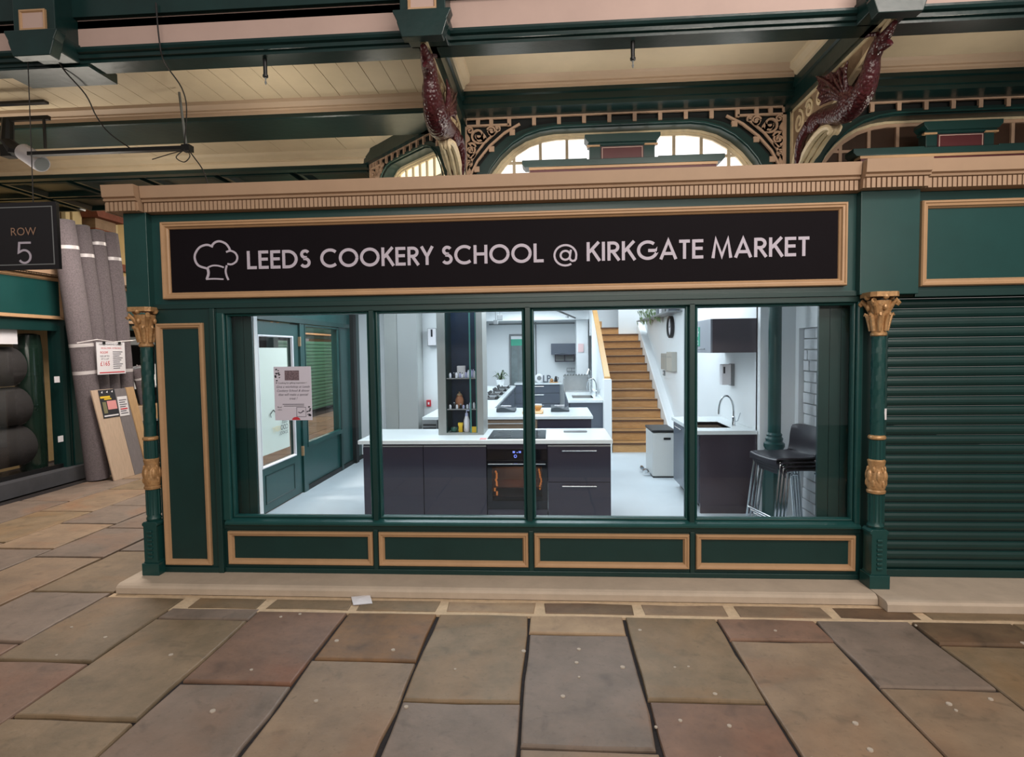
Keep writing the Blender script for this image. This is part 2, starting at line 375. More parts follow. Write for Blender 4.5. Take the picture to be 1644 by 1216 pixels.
# row of setts bedded in cream mortar against the plinth
mo = obj('mortar_bed', MB().box(-2.82, 5.0, -0.565, -0.30, -0.03, -0.006).box(-3.45, -2.82, -0.36, -0.29, -0.03, -0.006), MORTAR, floor)
ex = [-2.70, -2.14, -1.46, -0.80, -0.09, 0.61, 1.26, 1.94, 2.54, 3.28, 3.9, 4.5]
et = ['olive', 'olive', 'olive', 'pale', 'brown', 'buff', 'buff', 'brown', 'olive', 'olive', 'buff']
for i in range(11):
    a = ex[i] + (0.03 if i else 0); flag(a - .008, ex[i + 1] - 0.022, -0.545, -0.34, ST[et[i]], floor, 0.0, 0.012, 'sett', 0.012)
# chewing gum spots trodden flat
g = MB(); random.seed(3)
for k in range(46):
    x = random.uniform(-3.4, 3.4); y = random.uniform(-2.2, -0.6); r = random.uniform(0.008, 0.016)
    g.lathe(x, y, [(r, -0.002), (r * 0.9, 0.0045)], 8)
stuff(obj('chewing_gum_spots', g, mat('chewing_gum', (176, 164, 150), 0.8), floor))
# stone plinth
pl = struct(obj('trim_1', MB().ext([(-0.31, 0), (-0.31, 0.045), (-0.295, 0.06), (-0.27, 0.07), (0.06, 0.07), (0.06, 0)], 'x', -3.42, 2.33), KERB))
obj('plinth_slab', MB().ext([(-0.42, 0), (-0.42, 0.05), (-0.405, 0.066), (-0.38, 0.07), (0.06, 0.07), (0.06, 0)], 'x', 2.335, 5.6), KERB, pl)

# ------------------------------------------------------------------ shop front
wf = struct(obj('wall_front', bx(-3.2, 5.6, -0.02, 0.10, 2.24, 3.06), GREEN))
fr = obj('pilaster_block', bx(-3.39, -3.2, -0.085, 0.1, 2.25, 3.06), GREEN, wf, bev=0.004)
obj('pilaster_block', bx(2.285, 2.70, -0.085, -0.02, 2.24, 3.06), GREEN, wf, bev=0.004)
obj('fascia_rail', bx(-3.2, 2.285, -0.045, -0.02, 2.235, 2.275), GREEN_D, wf, bev=0.003)
obj('fascia_rail', bx(2.70, 5.6, -0.045, -0.02, 2.22, 2.27), GREEN_D, wf, bev=0.003)
MPROF = [(0, 0), (0, 0.03), (0.008, 0.042), (0.018, 0.042), (0.024, 0.034), (0.040, 0.030), (0.046, 0.016), (0.052, 0.012), (0.056, 0)]
obj('gold_moulding', MB().frame(2.735, 5.4, 2.296, 2.922, -0.02, MPROF), GOLD, wf)
# pilaster panel at the left end
obj('pilaster_panel', bx(-3.215, -2.69, -0.03, 0.08, 0.07, 2.24), GREEN_D, wf, bev=0.004)
obj('pilaster_edge', bx(-2.735, -2.69, -0.05, -0.03, 0.07, 2.235), GREEN_D, wf, bev=0.006)
obj('pilaster_skirting', bx(-3.215, -2.69, -0.045, -0.03, 0.07, 0.115), GREEN_D, wf, bev=0.004)
SPROF = [(0, 0), (0, 0.022), (0.007, 0.032), (0.016, 0.032), (0.022, 0.025), (0.034, 0.022), (0.04, 0.01), (0.045, 0)]
obj('gold_moulding', MB().frame(-3.185, -2.79, 0.135, 2.12, -0.03, SPROF), GOLD, wf)
# stall riser
obj('stall_riser', bx(-2.69, 2.345, -0.015, 0.08, 0.07, 0.50), GREEN_D, wf)
obj('stall_riser_rail', bx(-2.69, 2.345, -0.03, -0.015, 0.07, 0.11), GREEN_D, wf, bev=0.004)
obj('stall_riser_rail', bx(-2.69, 2.345, -0.03, -0.015, 0.432, 0.468), GREEN_D, wf, bev=0.004)
for a in (-1.4225, -0.168, 1.089): obj('stall_riser_stile', bx(a - 0.018, a + 0.018, -0.03, -0.015, 0.11, 0.432), GREEN_D, wf, bev=0.004)
for a, b in ((-2.655, -1.448), (-1.397, -0.192), (-0.143, 1.063), (1.115, 2.31)):
    obj('gold_moulding', MB().frame(a, b, 0.141, 0.414, -0.015, SPROF), GOLD, wf)
obj('window_sill', MB().ext([(0.09, 0.468), (-0.05, 0.468), (-0.065, 0.478), (-0.065, 0.492), (-0.05, 0.503), (0.0, 0.52), (0.09, 0.525)], 'x', -2.66, 2.335), GREEN, wf)
obj('window_head', bx(-2.69, 2.345, -0.03, 0.09, 2.19, 2.245), GREEN_D, wf, bev=0.006)
for a, b in ((-2.69, -2.62), (2.30, 2.345)): obj('window_jamb', bx(a, b, -0.035, 0.09, 0.5, 2.2), GREEN, wf, bev=0.012)
for a in (-1.415, -0.174, 1.085): obj('mullion', MB().ext([(a - .028, .08), (a - .028, 0), (a - .018, -.03), (a + .018, -.03), (a + .028, 0), (a + .028, .08)], 'z', 0.5, 2.2), GREEN_D, wf)
edges = [-2.62, -1.415, -0.174, 1.085, 2.30]
for i in range(4):
    a = edges[i] + (0.028 if i else 0); b = edges[i + 1] - (0.028 if i < 3 else 0)
    w = struct(obj('window_%d' % (i + 1), MB().frame(a, b, 0.52, 2.19, 0.03, [(0, 0), (0, 0.03), (0.006, 0.036), (0.014, 0.034), (0.02, 0.02), (0.02, -0.01)]), GREEN))
    obj('pane', bx(a + 0.012, b - 0.012, 0.03, 0.036, 0.53, 2.18), GLASS, w)
# dark returns just inside both ends of the window
for a, b in ((-2.69, -2.47), (2.085, 2.34)):
    q = MB(); n = 3
    for k in range(n): q.box(a + (b - a) * k / n + 0.002, a + (b - a) * (k + 1) / n - 0.002, 0.12, 0.145, 0.07, 2.5)
    obj('dark_lining_board', q, GREEN_D, wf)
# right-hand unit jamb between column and shutter
obj('shutter_jamb', bx(2.345, 2.54, 0.0, 0.12, 0.07, 2.24), GREEN_D, wf, bev=0.004)

# cornice
def cornice_prof(dy): return [(-0.02, 2.995), (-0.095 - dy, 3.0), (-0.1 - dy, 3.066), (-0.125 - dy, 3.072), (-0.13 - dy, 3.085), (-0.118 - dy, 3.092), (-0.14 - dy, 3.10), (-0.15 - dy, 3.19), (0.25, 3.19), (0.25, 2.995)]
cor = struct(obj('trim_2', MB().ext(cornice_prof(0), 'x', -3.2, 2.255), TAN))
obj('cornice_break', MB().ext(cornice_prof(0.06), 'x', -3.47, -3.205), TAN, cor)
obj('cornice_break', MB().ext(cornice_prof(0.06), 'x', 2.26, 2.71), TAN, cor)
obj('cornice_length', MB().ext(cornice_prof(0.015), 'x', 2.715, 5.6), TAN, cor)
dn = MB()
def dent(a, b, dy):
    n = int((b - a) / 0.0335)
    for k in range(n):
        x = a + (b - a) * k / n; dn.box(x + 0.003, x + 0.0275, -0.118 - dy, -0.09 - dy, 2.995, 3.064)
dent(-3.19, 2.25, 0); dent(-3.46, -3.21, 0.06); dent(2.27, 2.70, 0.06); dent(2.72, 5.5, 0.015)
for k in range(8): dn.box(-3.485, -3.46, -0.15 + k * 0.0335, -0.126 + k * 0.0335, 2.995, 3.064)
stuff(obj('dentil_course', dn, TAN, cor))

# name board
sg = thing('shop_sign', 'long charcoal name board in a tan frame, white hat emblem and lettering', 'sign', (-0.45, -0.02, 2.312))
obj('board', bx(-3.06, 2.16, -0.032, -0.02, 2.35, 2.89), SIGNB, sg)
FPROF = [(0, 0), (0, 0.045), (0.006, 0.055), (0.016, 0.055), (0.022, 0.047), (0.036, 0.045), (0.042, 0.03), (0.052, 0.022), (0.056, 0.010)]
obj('frame', MB().frame(-3.10, 2.204, 2.312, 2.926, -0.02, FPROF), GOLD, sg)
h = 0.078
GL = {'L': (0.50, [[(h, 1), (h, h), (0.5, h)]]),
 'E': (0.52, [[(h, 0), (h, 1)], [(h, 1 - h), (.52, 1 - h)], [(h, .53), (.49, .53)], [(h, h), (.52, h)]]),
 'D': (0.80, [[(h, 0), (h, 1)], [(h, 1 - h), (.30, 1 - h)] + arc(.30, .5, .5 - h, 90, -90, 18) + [(h, h)]]),
 'S': (0.56, [arc(.29, .745, .18, 30, 270, 16) + arc(.275, .29, .212, 90, -150, 16)]),
 'C': (0.86, [arc(.5, .5, .44, 48, 312, 26)]), 'O': (1.0, [arc(.5, .5, .432, 0, 360, 36)]),
 'K': (0.62, [[(h, 0), (h, 1)], [(.12, .46), (.58, 1.0)], [(.25, .62), (.62, 0)]]),
 'R': (0.58, [[(h, 0), (h, 1)], [(h, 1 - h), (.28, 1 - h)] + arc(.28, .705, .217, 90, -90, 12) + [(h, .488)], [(.25, .49), (.56, 0)]]),
 'Y': (0.64, [[(.04, 1), (.32, .46)], [(.60, 1), (.32, .46)], [(.32, .5), (.32, 0)]]),
 'H': (0.70, [[(h, 0), (h, 1)], [(.62, 0), (.62, 1)], [(h, .52), (.62, .52)]]), 'I': (0.16, [[(h, 0), (h, 1)]]),
 'G': (0.96, [arc(.5, .5, .432, 48, 360, 28) + [(.93, .48), (.52, .48)]]),
 'A': (0.80, [[(.05, 0), (.40, .97), (.75, 0)], [(.17, .3), (.63, .3)]]),
 'T': (0.50, [[(0, 1 - h), (.5, 1 - h)], [(.25, 1 - h), (.25, 0)]]),
 'M': (0.96, [[(.07, 0), (.2, .98), (.48, .10), (.76, .98), (.89, 0)]])}
zb = 2.541; ch = 0.144
for word, x0, x1 in (('LEEDS', -2.408, -1.888), ('COOKERY', -1.806, -0.904), ('SCHOOL', -0.839, -0.044), ('KIRKGATE', 0.285, 1.163), ('MARKET', 1.224, 1.941)):
    gapw = 0.10; tot = sum(GL[c][0] for c in word) + gapw * (len(word) - 1); k = (x1 - x0) / tot; x = 0
    for c in word:
        let = MB()
        for n_, st in enumerate(GL[c][1]): let.stroke([(x0 + (x + p[0]) * k, zb + p[1] * ch) for p in st], 0.0235, -0.036 - n_ * .0004, -0.0318)
        obj('letter', let, LETTER, sg)
        x += GL[c][0] + gapw
at = [arc(.50, .47, .47, -58, -372, 40) + [(.955, .30), (.90, .22), (.80, .20), (.72, .25), (.685, .36), (.74, .72)], arc(.50, .47, .205, 10, 352, 24)]
let = MB()
for n_, st in enumerate(at): let.stroke([(0.034 + p[0] * 0.178, 2.512 + p[1] * 0.165) for p in st], 0.0155, -0.036 - n_ * .0004, -0.0318)
obj('letter', let, LETTER, sg)
hat = MB(); HN = [0]
def hp(l, w=0.017):
    q = smooth_pts([(c[0], c[1], 0) for c in l], 5)
    HN[0] += 1; hat.stroke([(-2.846 + (200 + a / 3.914 - 318) * 0.00523, 2.777 - (290 + b / 3.914 - 388) * 0.00498) for a, b, _ in q], w, -0.036 - HN[0] * .0003, -0.0318)
hp([(582, 424), (545, 411), (500, 425), (470, 465), (468, 505), (490, 540), (540, 558)])
hp([(575, 418), (595, 398), (625, 391), (660, 405), (680, 430), (687, 448)])
hp([(663, 459), (690, 452), (718, 465), (731, 492), (722, 520), (695, 536), (668, 533)], 0.015)
hp([(543, 552), (548, 590), (536, 626)], 0.02); hp([(532, 626), (580, 624), (640, 628)], 0.012)
hp([(545, 553), (575, 542), (610, 543), (645, 554)], 0.013); hp([(664, 542), (656, 575), (660, 605), (671, 634)], 0.014)
obj('hat_emblem', hat, LETTER, sg)

# iron columns of the shop front
def shop_column(label, x, y):
    t = thing('shop_column', label, 'column', (x, y, 0.07), 0, 'columns of the shop front')
    p = MB().box(-.072, .072, -.072, .072, 0, .10).ext([(-.062, .10), (.062, .10), (.055, .115), (.055, .40), (.066, .41), (.066, .425), (.05, .44), (-.05, .44), (-.066, .425), (-.066, .41), (-.055, .40), (-.055, .115)], 'y', -.06, .06)
    obj('pedestal', p, GREEN, t, local=True, bev=0.003)
    q = MB()
    for k in range(7): q.box(-.02, .02, -.072, -.058, .14 + k * .035, .16 + k * .035)
    obj('pedestal_scales', q, GREEN, t, local=True, bev=0.006)
    q = MB(); n = 24
    def ring(rf, z): return [((rf + (0.003 if j % 2 else -0.003)) * math.cos(2 * math.pi * j / n) for j in range(n))]
    prof = [(.05, .44), (.058, .46), (.05, .48), (.05, .70)]
    q.lathe(0, 0, prof, 20)
    for j in range(12): q.tube([(.05 * math.cos(j * math.pi / 6), .05 * math.sin(j * math.pi / 6), .49), (.05 * math.cos(j * math.pi / 6), .05 * math.sin(j * math.pi / 6), .695)], .006, 5)
    obj('fluted_drum', q, GREEN, t, local=True, smooth=True)
    q = MB().lathe(0, 0, [(.052, .70), (.062, .705), (.064, .72), (.056, .73), (.062, .75), (.066, .80), (.06, .86), (.052, .90), (.058, .93), (.06, .945), (.05, .955)], 20)
    for j in range(6):
        a = j * math.pi / 3 + .3
        q.sphere((.055 * math.cos(a), .055 * math.sin(a), .83), (.02, .02, .05), 8, 6); q.sphere((.054 * math.cos(a + .5), .054 * math.sin(a + .5), .88), (.012, .012, .025), 6, 5)
        q.sphere((.06 * math.cos(a + .5), .06 * math.sin(a + .5), .78), (.014, .014, .03), 6, 5)
    obj('gilt_vase', q, GILT, t, local=True, smooth=True)
    q = MB().lathe(0, 0, [(.05, .955), (.048, 1.10)], 20)
    for j in range(12): q.tube([(.049 * math.cos(j * math.pi / 6), .049 * math.sin(j * math.pi / 6), .96), (.048 * math.cos(j * math.pi / 6), .048 * math.sin(j * math.pi / 6), 1.10)], .005, 5)
    obj('fluted_neck', q, GREEN, t, local=True, smooth=True)
    obj('gilt_ring', MB().lathe(0, 0, [(.046, 1.10), (.057, 1.107), (.06, 1.117), (.057, 1.127), (.046, 1.135)], 20), GILT, t, local=True, smooth=True)
    q = MB(); n = 16; k = 36; vs = []; fs = []
    for i in range(k + 1):
        z = 1.135 + (1.87 - 1.135) * i / k
        for j in range(n):
            a = 2 * math.pi * j / n; rr = .045 + .0022 * math.cos(8 * a / 2 * 2 + i * 0.62); vs.append((rr * math.cos(a), rr * math.sin(a), z))
    for i in range(k):
        for j in range(n): fs.append((i * n + j, i * n + (j + 1) % n, (i + 1) * n + (j + 1) % n, (i + 1) * n + j))
    q.add(vs, fs); obj('spiral_shaft', q, GREEN, t, local=True, smooth=True)
    q = MB().lathe(0, 0, [(.044, 1.86), (.054, 1.868), (.054, 1.885), (.047, 1.892), (.05, 1.95), (.058, 2.02), (.075, 2.08), (.08, 2.12)], 20)
    q.ext([(-.10, -.07), (-.07, -.10), (.07, -.10), (.10, -.07), (.10, .07), (.07, .10), (-.07, .10), (-.10, .07)], 'z', 2.145, 2.18)
    for j in range(8):
        a = j * math.pi / 4 + math.pi / 8; c, s_ = math.cos(a), math.sin(a)
        q.tube([(.05 * c, .05 * s_, 1.90), (.058 * c, .058 * s_, 1.96), (.072 * c, .072 * s_, 2.01), (.09 * c, .09 * s_, 2.025), (.094 * c, .094 * s_, 2.01)], [.014, .018, .016, .01, .006], 6)
    for j in range(4):
        a = j * math.pi / 2 + math.pi / 4; c, s_ = math.cos(a), math.sin(a)
        q.tube([(.055 * c, .055 * s_, 2.03), (.085 * c, .085 * s_, 2.09), (.115 * c, .115 * s_, 2.12), (.125 * c, .125 * s_, 2.10), (.112 * c, .112 * s_, 2.085)], [.014, .016, .018, .016, .014], 7)
        a2 = j * math.pi / 2; q.sphere((.085 * math.cos(a2), .085 * math.sin(a2), 2.145), (.022, .022, .022), 8, 6)
        q.sphere((.078 * math.cos(a2), .078 * math.sin(a2), 2.07), (.016, .016, .025), 8, 6)
    obj('gilt_capital', q, GILT, t, local=True, smooth=True)
    return t
shop_column('slim green iron column with gilt capital, between window and roller shutter', 2.40, -0.13)
shop_column('slim green iron column with gilt capital, at the left corner of the shop front', -3.268, -0.05)
tag(obj('label_sticker', bx(2.502, 2.536, -0.004, 0.0, 1.30, 1.385), STUFFW), 'small white sticker on the jamb right of the iron column', 'sticker')

# roller shutter
rs = thing('roller_shutter', 'dark green closed roller shutter of horizontal slats', 'shutter', (4.0, 0.05, 0.07))
def slat_mesh(x0, x1, z, p, y=0.06):
    return MB().ext([(y + .02, z + .001), (y + .006, z + .001), (y - .006, z + .010), (y - .014, z + .028), (y - .014, z + p * .62), (y - .006, z + p - .010), (y + .006, z + p - .003), (y + .02, z + p - .002)], 'x', x0, x1)
p = 0.0745; s0 = obj('slat', slat_mesh(2.541, 5.5, 0.13, p), GREEN_D, rs, origin=(4.0, 0.05, 0.13))
for k in range(1, 29):
    c = s0.copy(); COL.objects.link(c); c.parent = rs; c.location = s0.location + Vector((0, 0, p * k))
obj('bottom_bar', bx(2.541, 5.5, 0.04, 0.085, 0.07, 0.13), GREEN_D, rs, bev=0.005)

# ------------------------------------------------------------------ canopy over the stalls: beams, boards and balcony front
ce = struct(obj('ceiling', bx(-0.95, 6.5, 0.0, 1.7, 4.56, 4.62), CREAM))
obj('left_ceiling_panel', bx(-9, -0.95, 0.0, 1.6, 4.49, 4.55), CREAM, ce); obj('rear_ceiling_panel', bx(-9, -0.8, 1.6, 3.2, 4.47, 4.53), CREAM, ce)
# boards, tongue and groove: seen from below
for k in range(32):
    x = -7.3 + k * 0.2; obj('ceiling_board', bx(x + .002, x + .197, 0.05, 1.5, 4.47 + random.uniform(-.0015, .0015), 4.488), CREAM, ce)
for k in range(14):
    x = -7.6 + k * 0.42; obj('ceiling_board', bx(x + .002, x + .417, 1.9, 3.0, 4.45 + random.uniform(-.002, .002), 4.468), CREAM, ce)
obj('front_beam', MB().ext([(0.19, 4.235), (0.03, 4.235), (0.03, 4.258), (0.005, 4.264), (0.005, 4.292), (-0.02, 4.30), (-0.03, 4.318), (-0.03, 4.335), (0.19, 4.335), (0.19, 4.56), (0.21, 4.56), (0.21, 4.235)], 'x', -9, 6.5), BEAM, ce)
obj('balcony_panel', bx(-9, 6.5, 0.0, 0.05, 4.33, 4.60), PINK, ce)
obj('balcony_rail', bx(-9, 6.5, -0.05, 0.05, 4.555, 5.4), BEAM, ce)
obj('rear_beam', MB().ext([(1.40, 4.31), (1.40, 4.35), (1.385, 4.358), (1.385, 4.42), (1.36, 4.43), (1.36, 4.47), (1.70, 4.47), (1.70, 4.31)], 'x', -0.93, 6.5), BEAM, ce)
obj('cream_cornice', MB().ext([(1.42, 4.465), (1.355, 4.468), (1.35, 4.495), (1.325, 4.50), (1.325, 4.515), (1.27, 4.54), (1.25, 4.56), (1.42, 4.56)], 'x', -0.88, 6.5), CORN, ce)
# left of the corner a broad beam, a further bay and the lower coffered soffit
obj('wide_beam', MB().ext([(1.43, 4.30), (1.42, 4.31), (1.42, 4.348), (2.0, 4.348), (2.0, 4.30)], 'x', -9, -0.98), BEAM, ce)
obj('cream_cornice', MB().ext([(2.0, 4.345), (1.42, 4.348), (1.415, 4.385), (1.395, 4.39), (1.395, 4.405), (1.35, 4.44), (1.34, 4.47), (2.0, 4.47)], 'x', -9, -0.98), CORN, ce)
obj('cream_cornice', MB().ext([(3.05, 4.305), (2.94, 4.31), (2.93, 4.36), (2.90, 4.365), (2.90, 4.38), (2.83, 4.42), (2.81, 4.45), (3.05, 4.45)], 'x', -9, -2.1), CREAM, ce)
obj('soffit_edge', bx(-9, -2.35, 2.95, 3.06, 4.26, 4.305), BEAM, ce)
# cross beams along the depth, each with a small cornice
for x in (-0.93, 2.47, 5.87):
    w = 0.07
    obj('cross_beam', MB().ext([(x - w, 4.235), (x - w, 4.38), (x - w - .02, 4.39), (x - w - .02, 4.56), (x + w + .02, 4.56), (x + w + .02, 4.39), (x + w, 4.38), (x + w, 4.235)], 'y', 0.03, 1.69), BEAM, ce)
    for s_ in (-1, 1):
        a = x + s_ * (w + .02); zt = 4.47 if (x < 0 and s_ < 0) else 4.56
        obj('cross_cornice', MB().ext([(a, zt - .10), (a + s_ * .02, zt - .095), (a + s_ * .03, zt - .06), (a + s_ * .07, zt - .03), (a + s_ * .08, zt), (a, zt)], 'y', 0.2, 1.30), CREAM, ce)
# blocks on the balcony front above each beam end
for x in (-3.93, -0.91, 2.44):
    q = MB().box(x - .17, x + .17, -0.22, 0.05, 4.355, 5.3).ext([(x - .15, 4.165), (x + .15, 4.165), (x + .185, 4.27), (x + .185, 4.285), (x + .215, 4.345), (x + .215, 4.36), (x - .215, 4.36), (x - .215, 4.345), (x - .185, 4.285), (x - .185, 4.27)], 'y', -0.26, -0.17).ext([(x - .15, 4.235), (x + .15, 4.235), (x + .185, 4.36), (x - .185, 4.36)], 'y', -0.17, 0.05)
    b = obj('balcony_pedestal', q, BEAM, ce, bev=0.006)
    obj('pedestal_panel', bx(x - .085, x + .085, -0.23, -0.215, 4.385, 4.50), PINK, b)
    obj('pedestal_moulding', MB().frame(x - .105, x + .105, 4.368, 4.52, -0.22, [(0, 0), (0, .02), (.012, .022), (.02, .008)]), GOLD, b)
obj('pedestal_soffit', bx(-4.5, -3.72, 0.04, .36, 4.215, 4.30), BEAM, ce)
# coffered green soffit further down the side aisle
cof = obj('coffered_soffit', bx(-9.5, -2.3, 3.05, 4.75, 4.30, 4.36), BEAM, ce)
for i in range(6):
    for j in range(2):
        x0 = -8.6 + i * 1.05; y0 = 3.1 + j * .83
        obj('coffer_frame', MB(lambda a, b, c: (a, c, 4.30 + b)).frame(x0, x0 + .95, y0, y0 + .75, 0, [(0, 0), (0, .045), (.06, .05), (.09, .02), (.12, 0.0)]), BEAM, cof)
# dark drop rods under the front beam
for n_, (x, lab) in enumerate(((-2.27, 'dark iron drop rod under the front beam, left of the dragons'), (0.66, 'dark iron drop rod under the front beam, above the arched window'))):
    t = thing('drop_rod', lab, 'rod', (x, 0.10, 4.235))
    obj('rod', MB().lathe(0, 0, [(.016, 0), (.016, -.12), (.022, -.125), (.022, -.14), (.012, -.145)], 10), BLACK, t, local=True)
    obj('tip', MB().lathe(0, 0, [(.008, -.145), (.004, -.17), (.009, -.18), (.004, -.20)], 8), GREYD, t, local=True)
t = tag(obj('drop_hook', MB().tube([(0.70, 0.0, 4.56), (0.70, -.02, 4.535), (0.685, -.03, 4.51)], .012, 6), BLACK), 'small dark hook on the pink balcony front at the top edge', 'hook')

# ------------------------------------------------------------------ arched windows with pierced screens
HW = 1.69
INN = [(0.0, 4.168), (.35, 4.168), (.70, 4.166), (.85, 4.146), (1.0, 4.10), (1.14, 4.02), (1.27, 3.905), (1.37, 3.78), (1.44, 3.64), (1.48, 3.5), (1.50, 3.2)]
OUT = [(0.0, 4.238), (.35, 4.238), (.70, 4.234), (.88, 4.214), (1.04, 4.172), (1.20, 4.105), (1.36, 3.97), (1.48, 3.83), (1.56, 3.67), (1.60, 3.5), (1.615, 3.2)]
def full(c): return [(-a, b) for a, b in reversed(c[1:])] + c
def arch_strip(mb, lo, hi, y0, y1):
    n = len(lo)
    vs = [(a, y, b) for y in (y0, y1) for c in (lo, hi) for a, b in c]
    i0, i1, i2, i3 = 0, n, 2 * n, 3 * n; fs = []
    for k in range(n - 1):
        fs += [(i0 + k, i0 + k + 1, i1 + k + 1, i1 + k), (i2 + k, i3 + k, i3 + k + 1, i2 + k + 1), (i0 + k, i2 + k, i2 + k + 1, i0 + k + 1), (i1 + k, i1 + k + 1, i3 + k + 1, i3 + k)]
    return mb.add(vs, fs)
def scaled(c, d): # offset the curve inwards by about d
    return [(a * (1 - d / 1.55), b - d * (1 if abs(a) < 1.45 else 0.5)) for a, b in c]
def screen(label, loc, rz, winno, pane_m, sc=1.0, top=True):
    t = thing('pierced_screen', label, 'screen', loc, rz, 'pierced arch screens'); t.scale = (sc, 1, 1)
    inn, out = full(INN), full(OUT)
    q = arch_strip(MB(), inn, out, 0.0, 0.14); obj('arch_ring', q, GREEN_D, t, local=True)
    q = arch_strip(MB(), full([(a, b + .012) for a, b in INN]), full([(a * .995, b + .03) for a, b in INN]), -0.035, -0.02); obj('arch_bead', q, GREEN, t, local=True)
    obj('dark_backing', arch_strip(MB(), out, [(a * HW / 1.615, 4.42) for a, b in out], 0.05, 0.07), DARKBD, t, local=True)
    q = MB()
    q.box(-HW, HW, -.015, .015, 4.296, 4.32)
    for s_ in (-1, 1): q.box(s_ * HW - (.07 if s_ > 0 else 0), s_ * HW + (.07 if s_ < 0 else 0), -.015, .015, 3.2, 4.318)
    for s_ in (-1, 1): q.box(min(s_ * 1.17, s_ * HW), max(s_ * 1.17, s_ * HW), -.015, .015, 4.222, 4.242)
    obj('screen_frame', q, FRET, t, local=True)
    u = -1.56
    posts = [-1.5, -1.36, -1.17, -.91, -.65, -.39, -.13, .13, .39, .65, .91, 1.17, 1.36, 1.5]
    for u in posts: obj('screen_post', bx(u - .02, u + .02, -.015, .015, 4.215 if abs(u) < 1.2 else 4.24, 4.297), FRET, t, local=True)
    # spandrels: arch-following rail with crossette blocks, leaf sprays and scrolls
    for s_ in (-1, 1):
        sp = MB(); rail = [(s_ * a, b) for a, b in [(1.06, 4.235), (1.22, 4.15), (1.38, 4.02), (1.51, 3.87), (1.59, 3.72), (1.635, 3.55), (1.645, 3.25)]]
        sp.stroke(rail, .022, -.014, .014)
        for a, b in ((1.14, 4.15), (1.36, 3.985), (1.52, 3.78), (1.595, 3.56)):
            sp.box(s_ * a - .028, s_ * a + .028, -.016, .016, b - .028, b + .028)
        sp.stroke([(s_ * 1.64, 3.74), (s_ * 1.56, 3.90), (s_ * 1.44, 4.05), (s_ * 1.28, 4.19)], .02, -.012, .012)
        def spiral(cx, cz, r, a0, turns, w=.014):
            n = 26; w *= 1.45; sp.stroke([(s_ * (cx + r * (1 - .75 * i / n) * math.cos(R(a0 + 360 * turns * i / n))), cz + r * (1 - .75 * i / n) * math.sin(R(a0 + 360 * turns * i / n))) for i in range(n + 1)], w, -.012, .012)
        spiral(1.50, 4.13, .085, 200, 1.5); spiral(1.36, 4.17, .05, 20, 1.4, .012); spiral(1.585, 3.98, .055, 100, 1.4, .012); spiral(1.60, 3.84, .035, 60, 1.3, .011)
        spiral(1.29, 4.195, .028, 20, 1.3, .01); spiral(1.585, 4.185, .035, 20, 1.3, .01)
        def leaf(x, z, ang, ln, wd):
            c, n_ = math.cos(R(ang)), math.sin(R(ang)); pts = []
            for f_, g_ in ((0, 0), (.3, .5), (.6, .45), (1, 0), (.6, -.45), (.3, -.5)):
                pts.append((s_ * (x + c * ln * f_ - n_ * wd * g_), z + n_ * ln * f_ + c * wd * g_))
            sp.ext(pts, 'y', -.012, .012)
        for x, z, a, l, w in ((1.60, 3.90, 95, .11, .05), (1.60, 3.90, 150, .09, .04), (1.44, 4.06, 40, .12, .05), (1.44, 4.06, 85, .10, .045), (1.52, 4.02, 20, .10, .04), (1.61, 3.72, 90, .10, .04), (1.61, 3.58, 95, .10, .04), (1.33, 4.13, 30, .09, .04), (1.62, 4.06, 95, .09, .04), (1.62, 3.45, 92, .09, .035)):
            leaf(x, z, a, l, w * 1.35)
        obj('spandrel_scrollwork', sp, FRET, t, local=True)
    # the window behind
    w = struct(obj('window_%d' % winno, arch_strip(MB(), full(scaled(INN, .055)), full([(a * 1.06, b + .1) for a, b in INN]), 0.15, 0.22), LEAFC if pane_m != BROWNGL else FRET, None))
    w.location = loc; w.rotation_euler = (0, 0, rz); w.scale = (sc, 1, 1)
    q = arch_strip(MB(), full(scaled(INN, .025)), full(scaled(INN, -.004)), 0.135, 0.15); obj('window_bead', q, LEAFC, w, local=True)
    xs = [-1.42, -1.135, -.85, -.565, -.28, 0.0, .28, .565, .85, 1.135, 1.42]; zs = [3.2, 3.55, 3.885, 4.2]
    lim = lambda x: max([b for a, b in INN if a >= abs(x) - .02] + [0])
    for x in xs[1:-1]: obj('glazing_bar', bx(x - .016, x + .016, .155, .20, 3.2, min(4.16, lim(x) + .02)), CREAM if pane_m != BROWNGL else FRET, w, local=True)
    for z in zs[1:3]: obj('glazing_bar', bx(-1.45, 1.45, .16, .195, z - .014, z + .014), CREAM if pane_m != BROWNGL else FRET, w, local=True)
    for i in range(10):
        for j in range(3):
            mid = min(abs(xs[i]), abs(xs[i + 1]))
            if lim(mid) < zs[j]: continue
            obj('pane', bx(xs[i] + .012, xs[i + 1] - .012, .18, .186, zs[j] + .01, min(zs[j + 1] - .01, lim(mid) + .05)), pane_m, w, local=True)
    return t
screen('cream pierced arch screen over bright panes, above the name board', (0.765, 1.65, 0), 0, 5, PANE_LIT)
screen('cream pierced arch screen over dark brown panes, right of the dragon', (4.17, 1.65, 0), 0, 6, BROWNGL)
c45 = math.sqrt(.5)
screen('cream pierced arch screen set at an angle, at the left corner behind the dragon', (-1.66, 2.33, 0), R(-45), 7, PANE_LITY, sc=0.55)
obj('canted_beam', MB(lambda a, b, c: (-0.98 - a * c45 + b * c45, 1.66 + a * c45 + b * c45, c)).box(-0.1, 2.0, -0.09, 0.12, 4.30, 4.47), BEAM, ce)
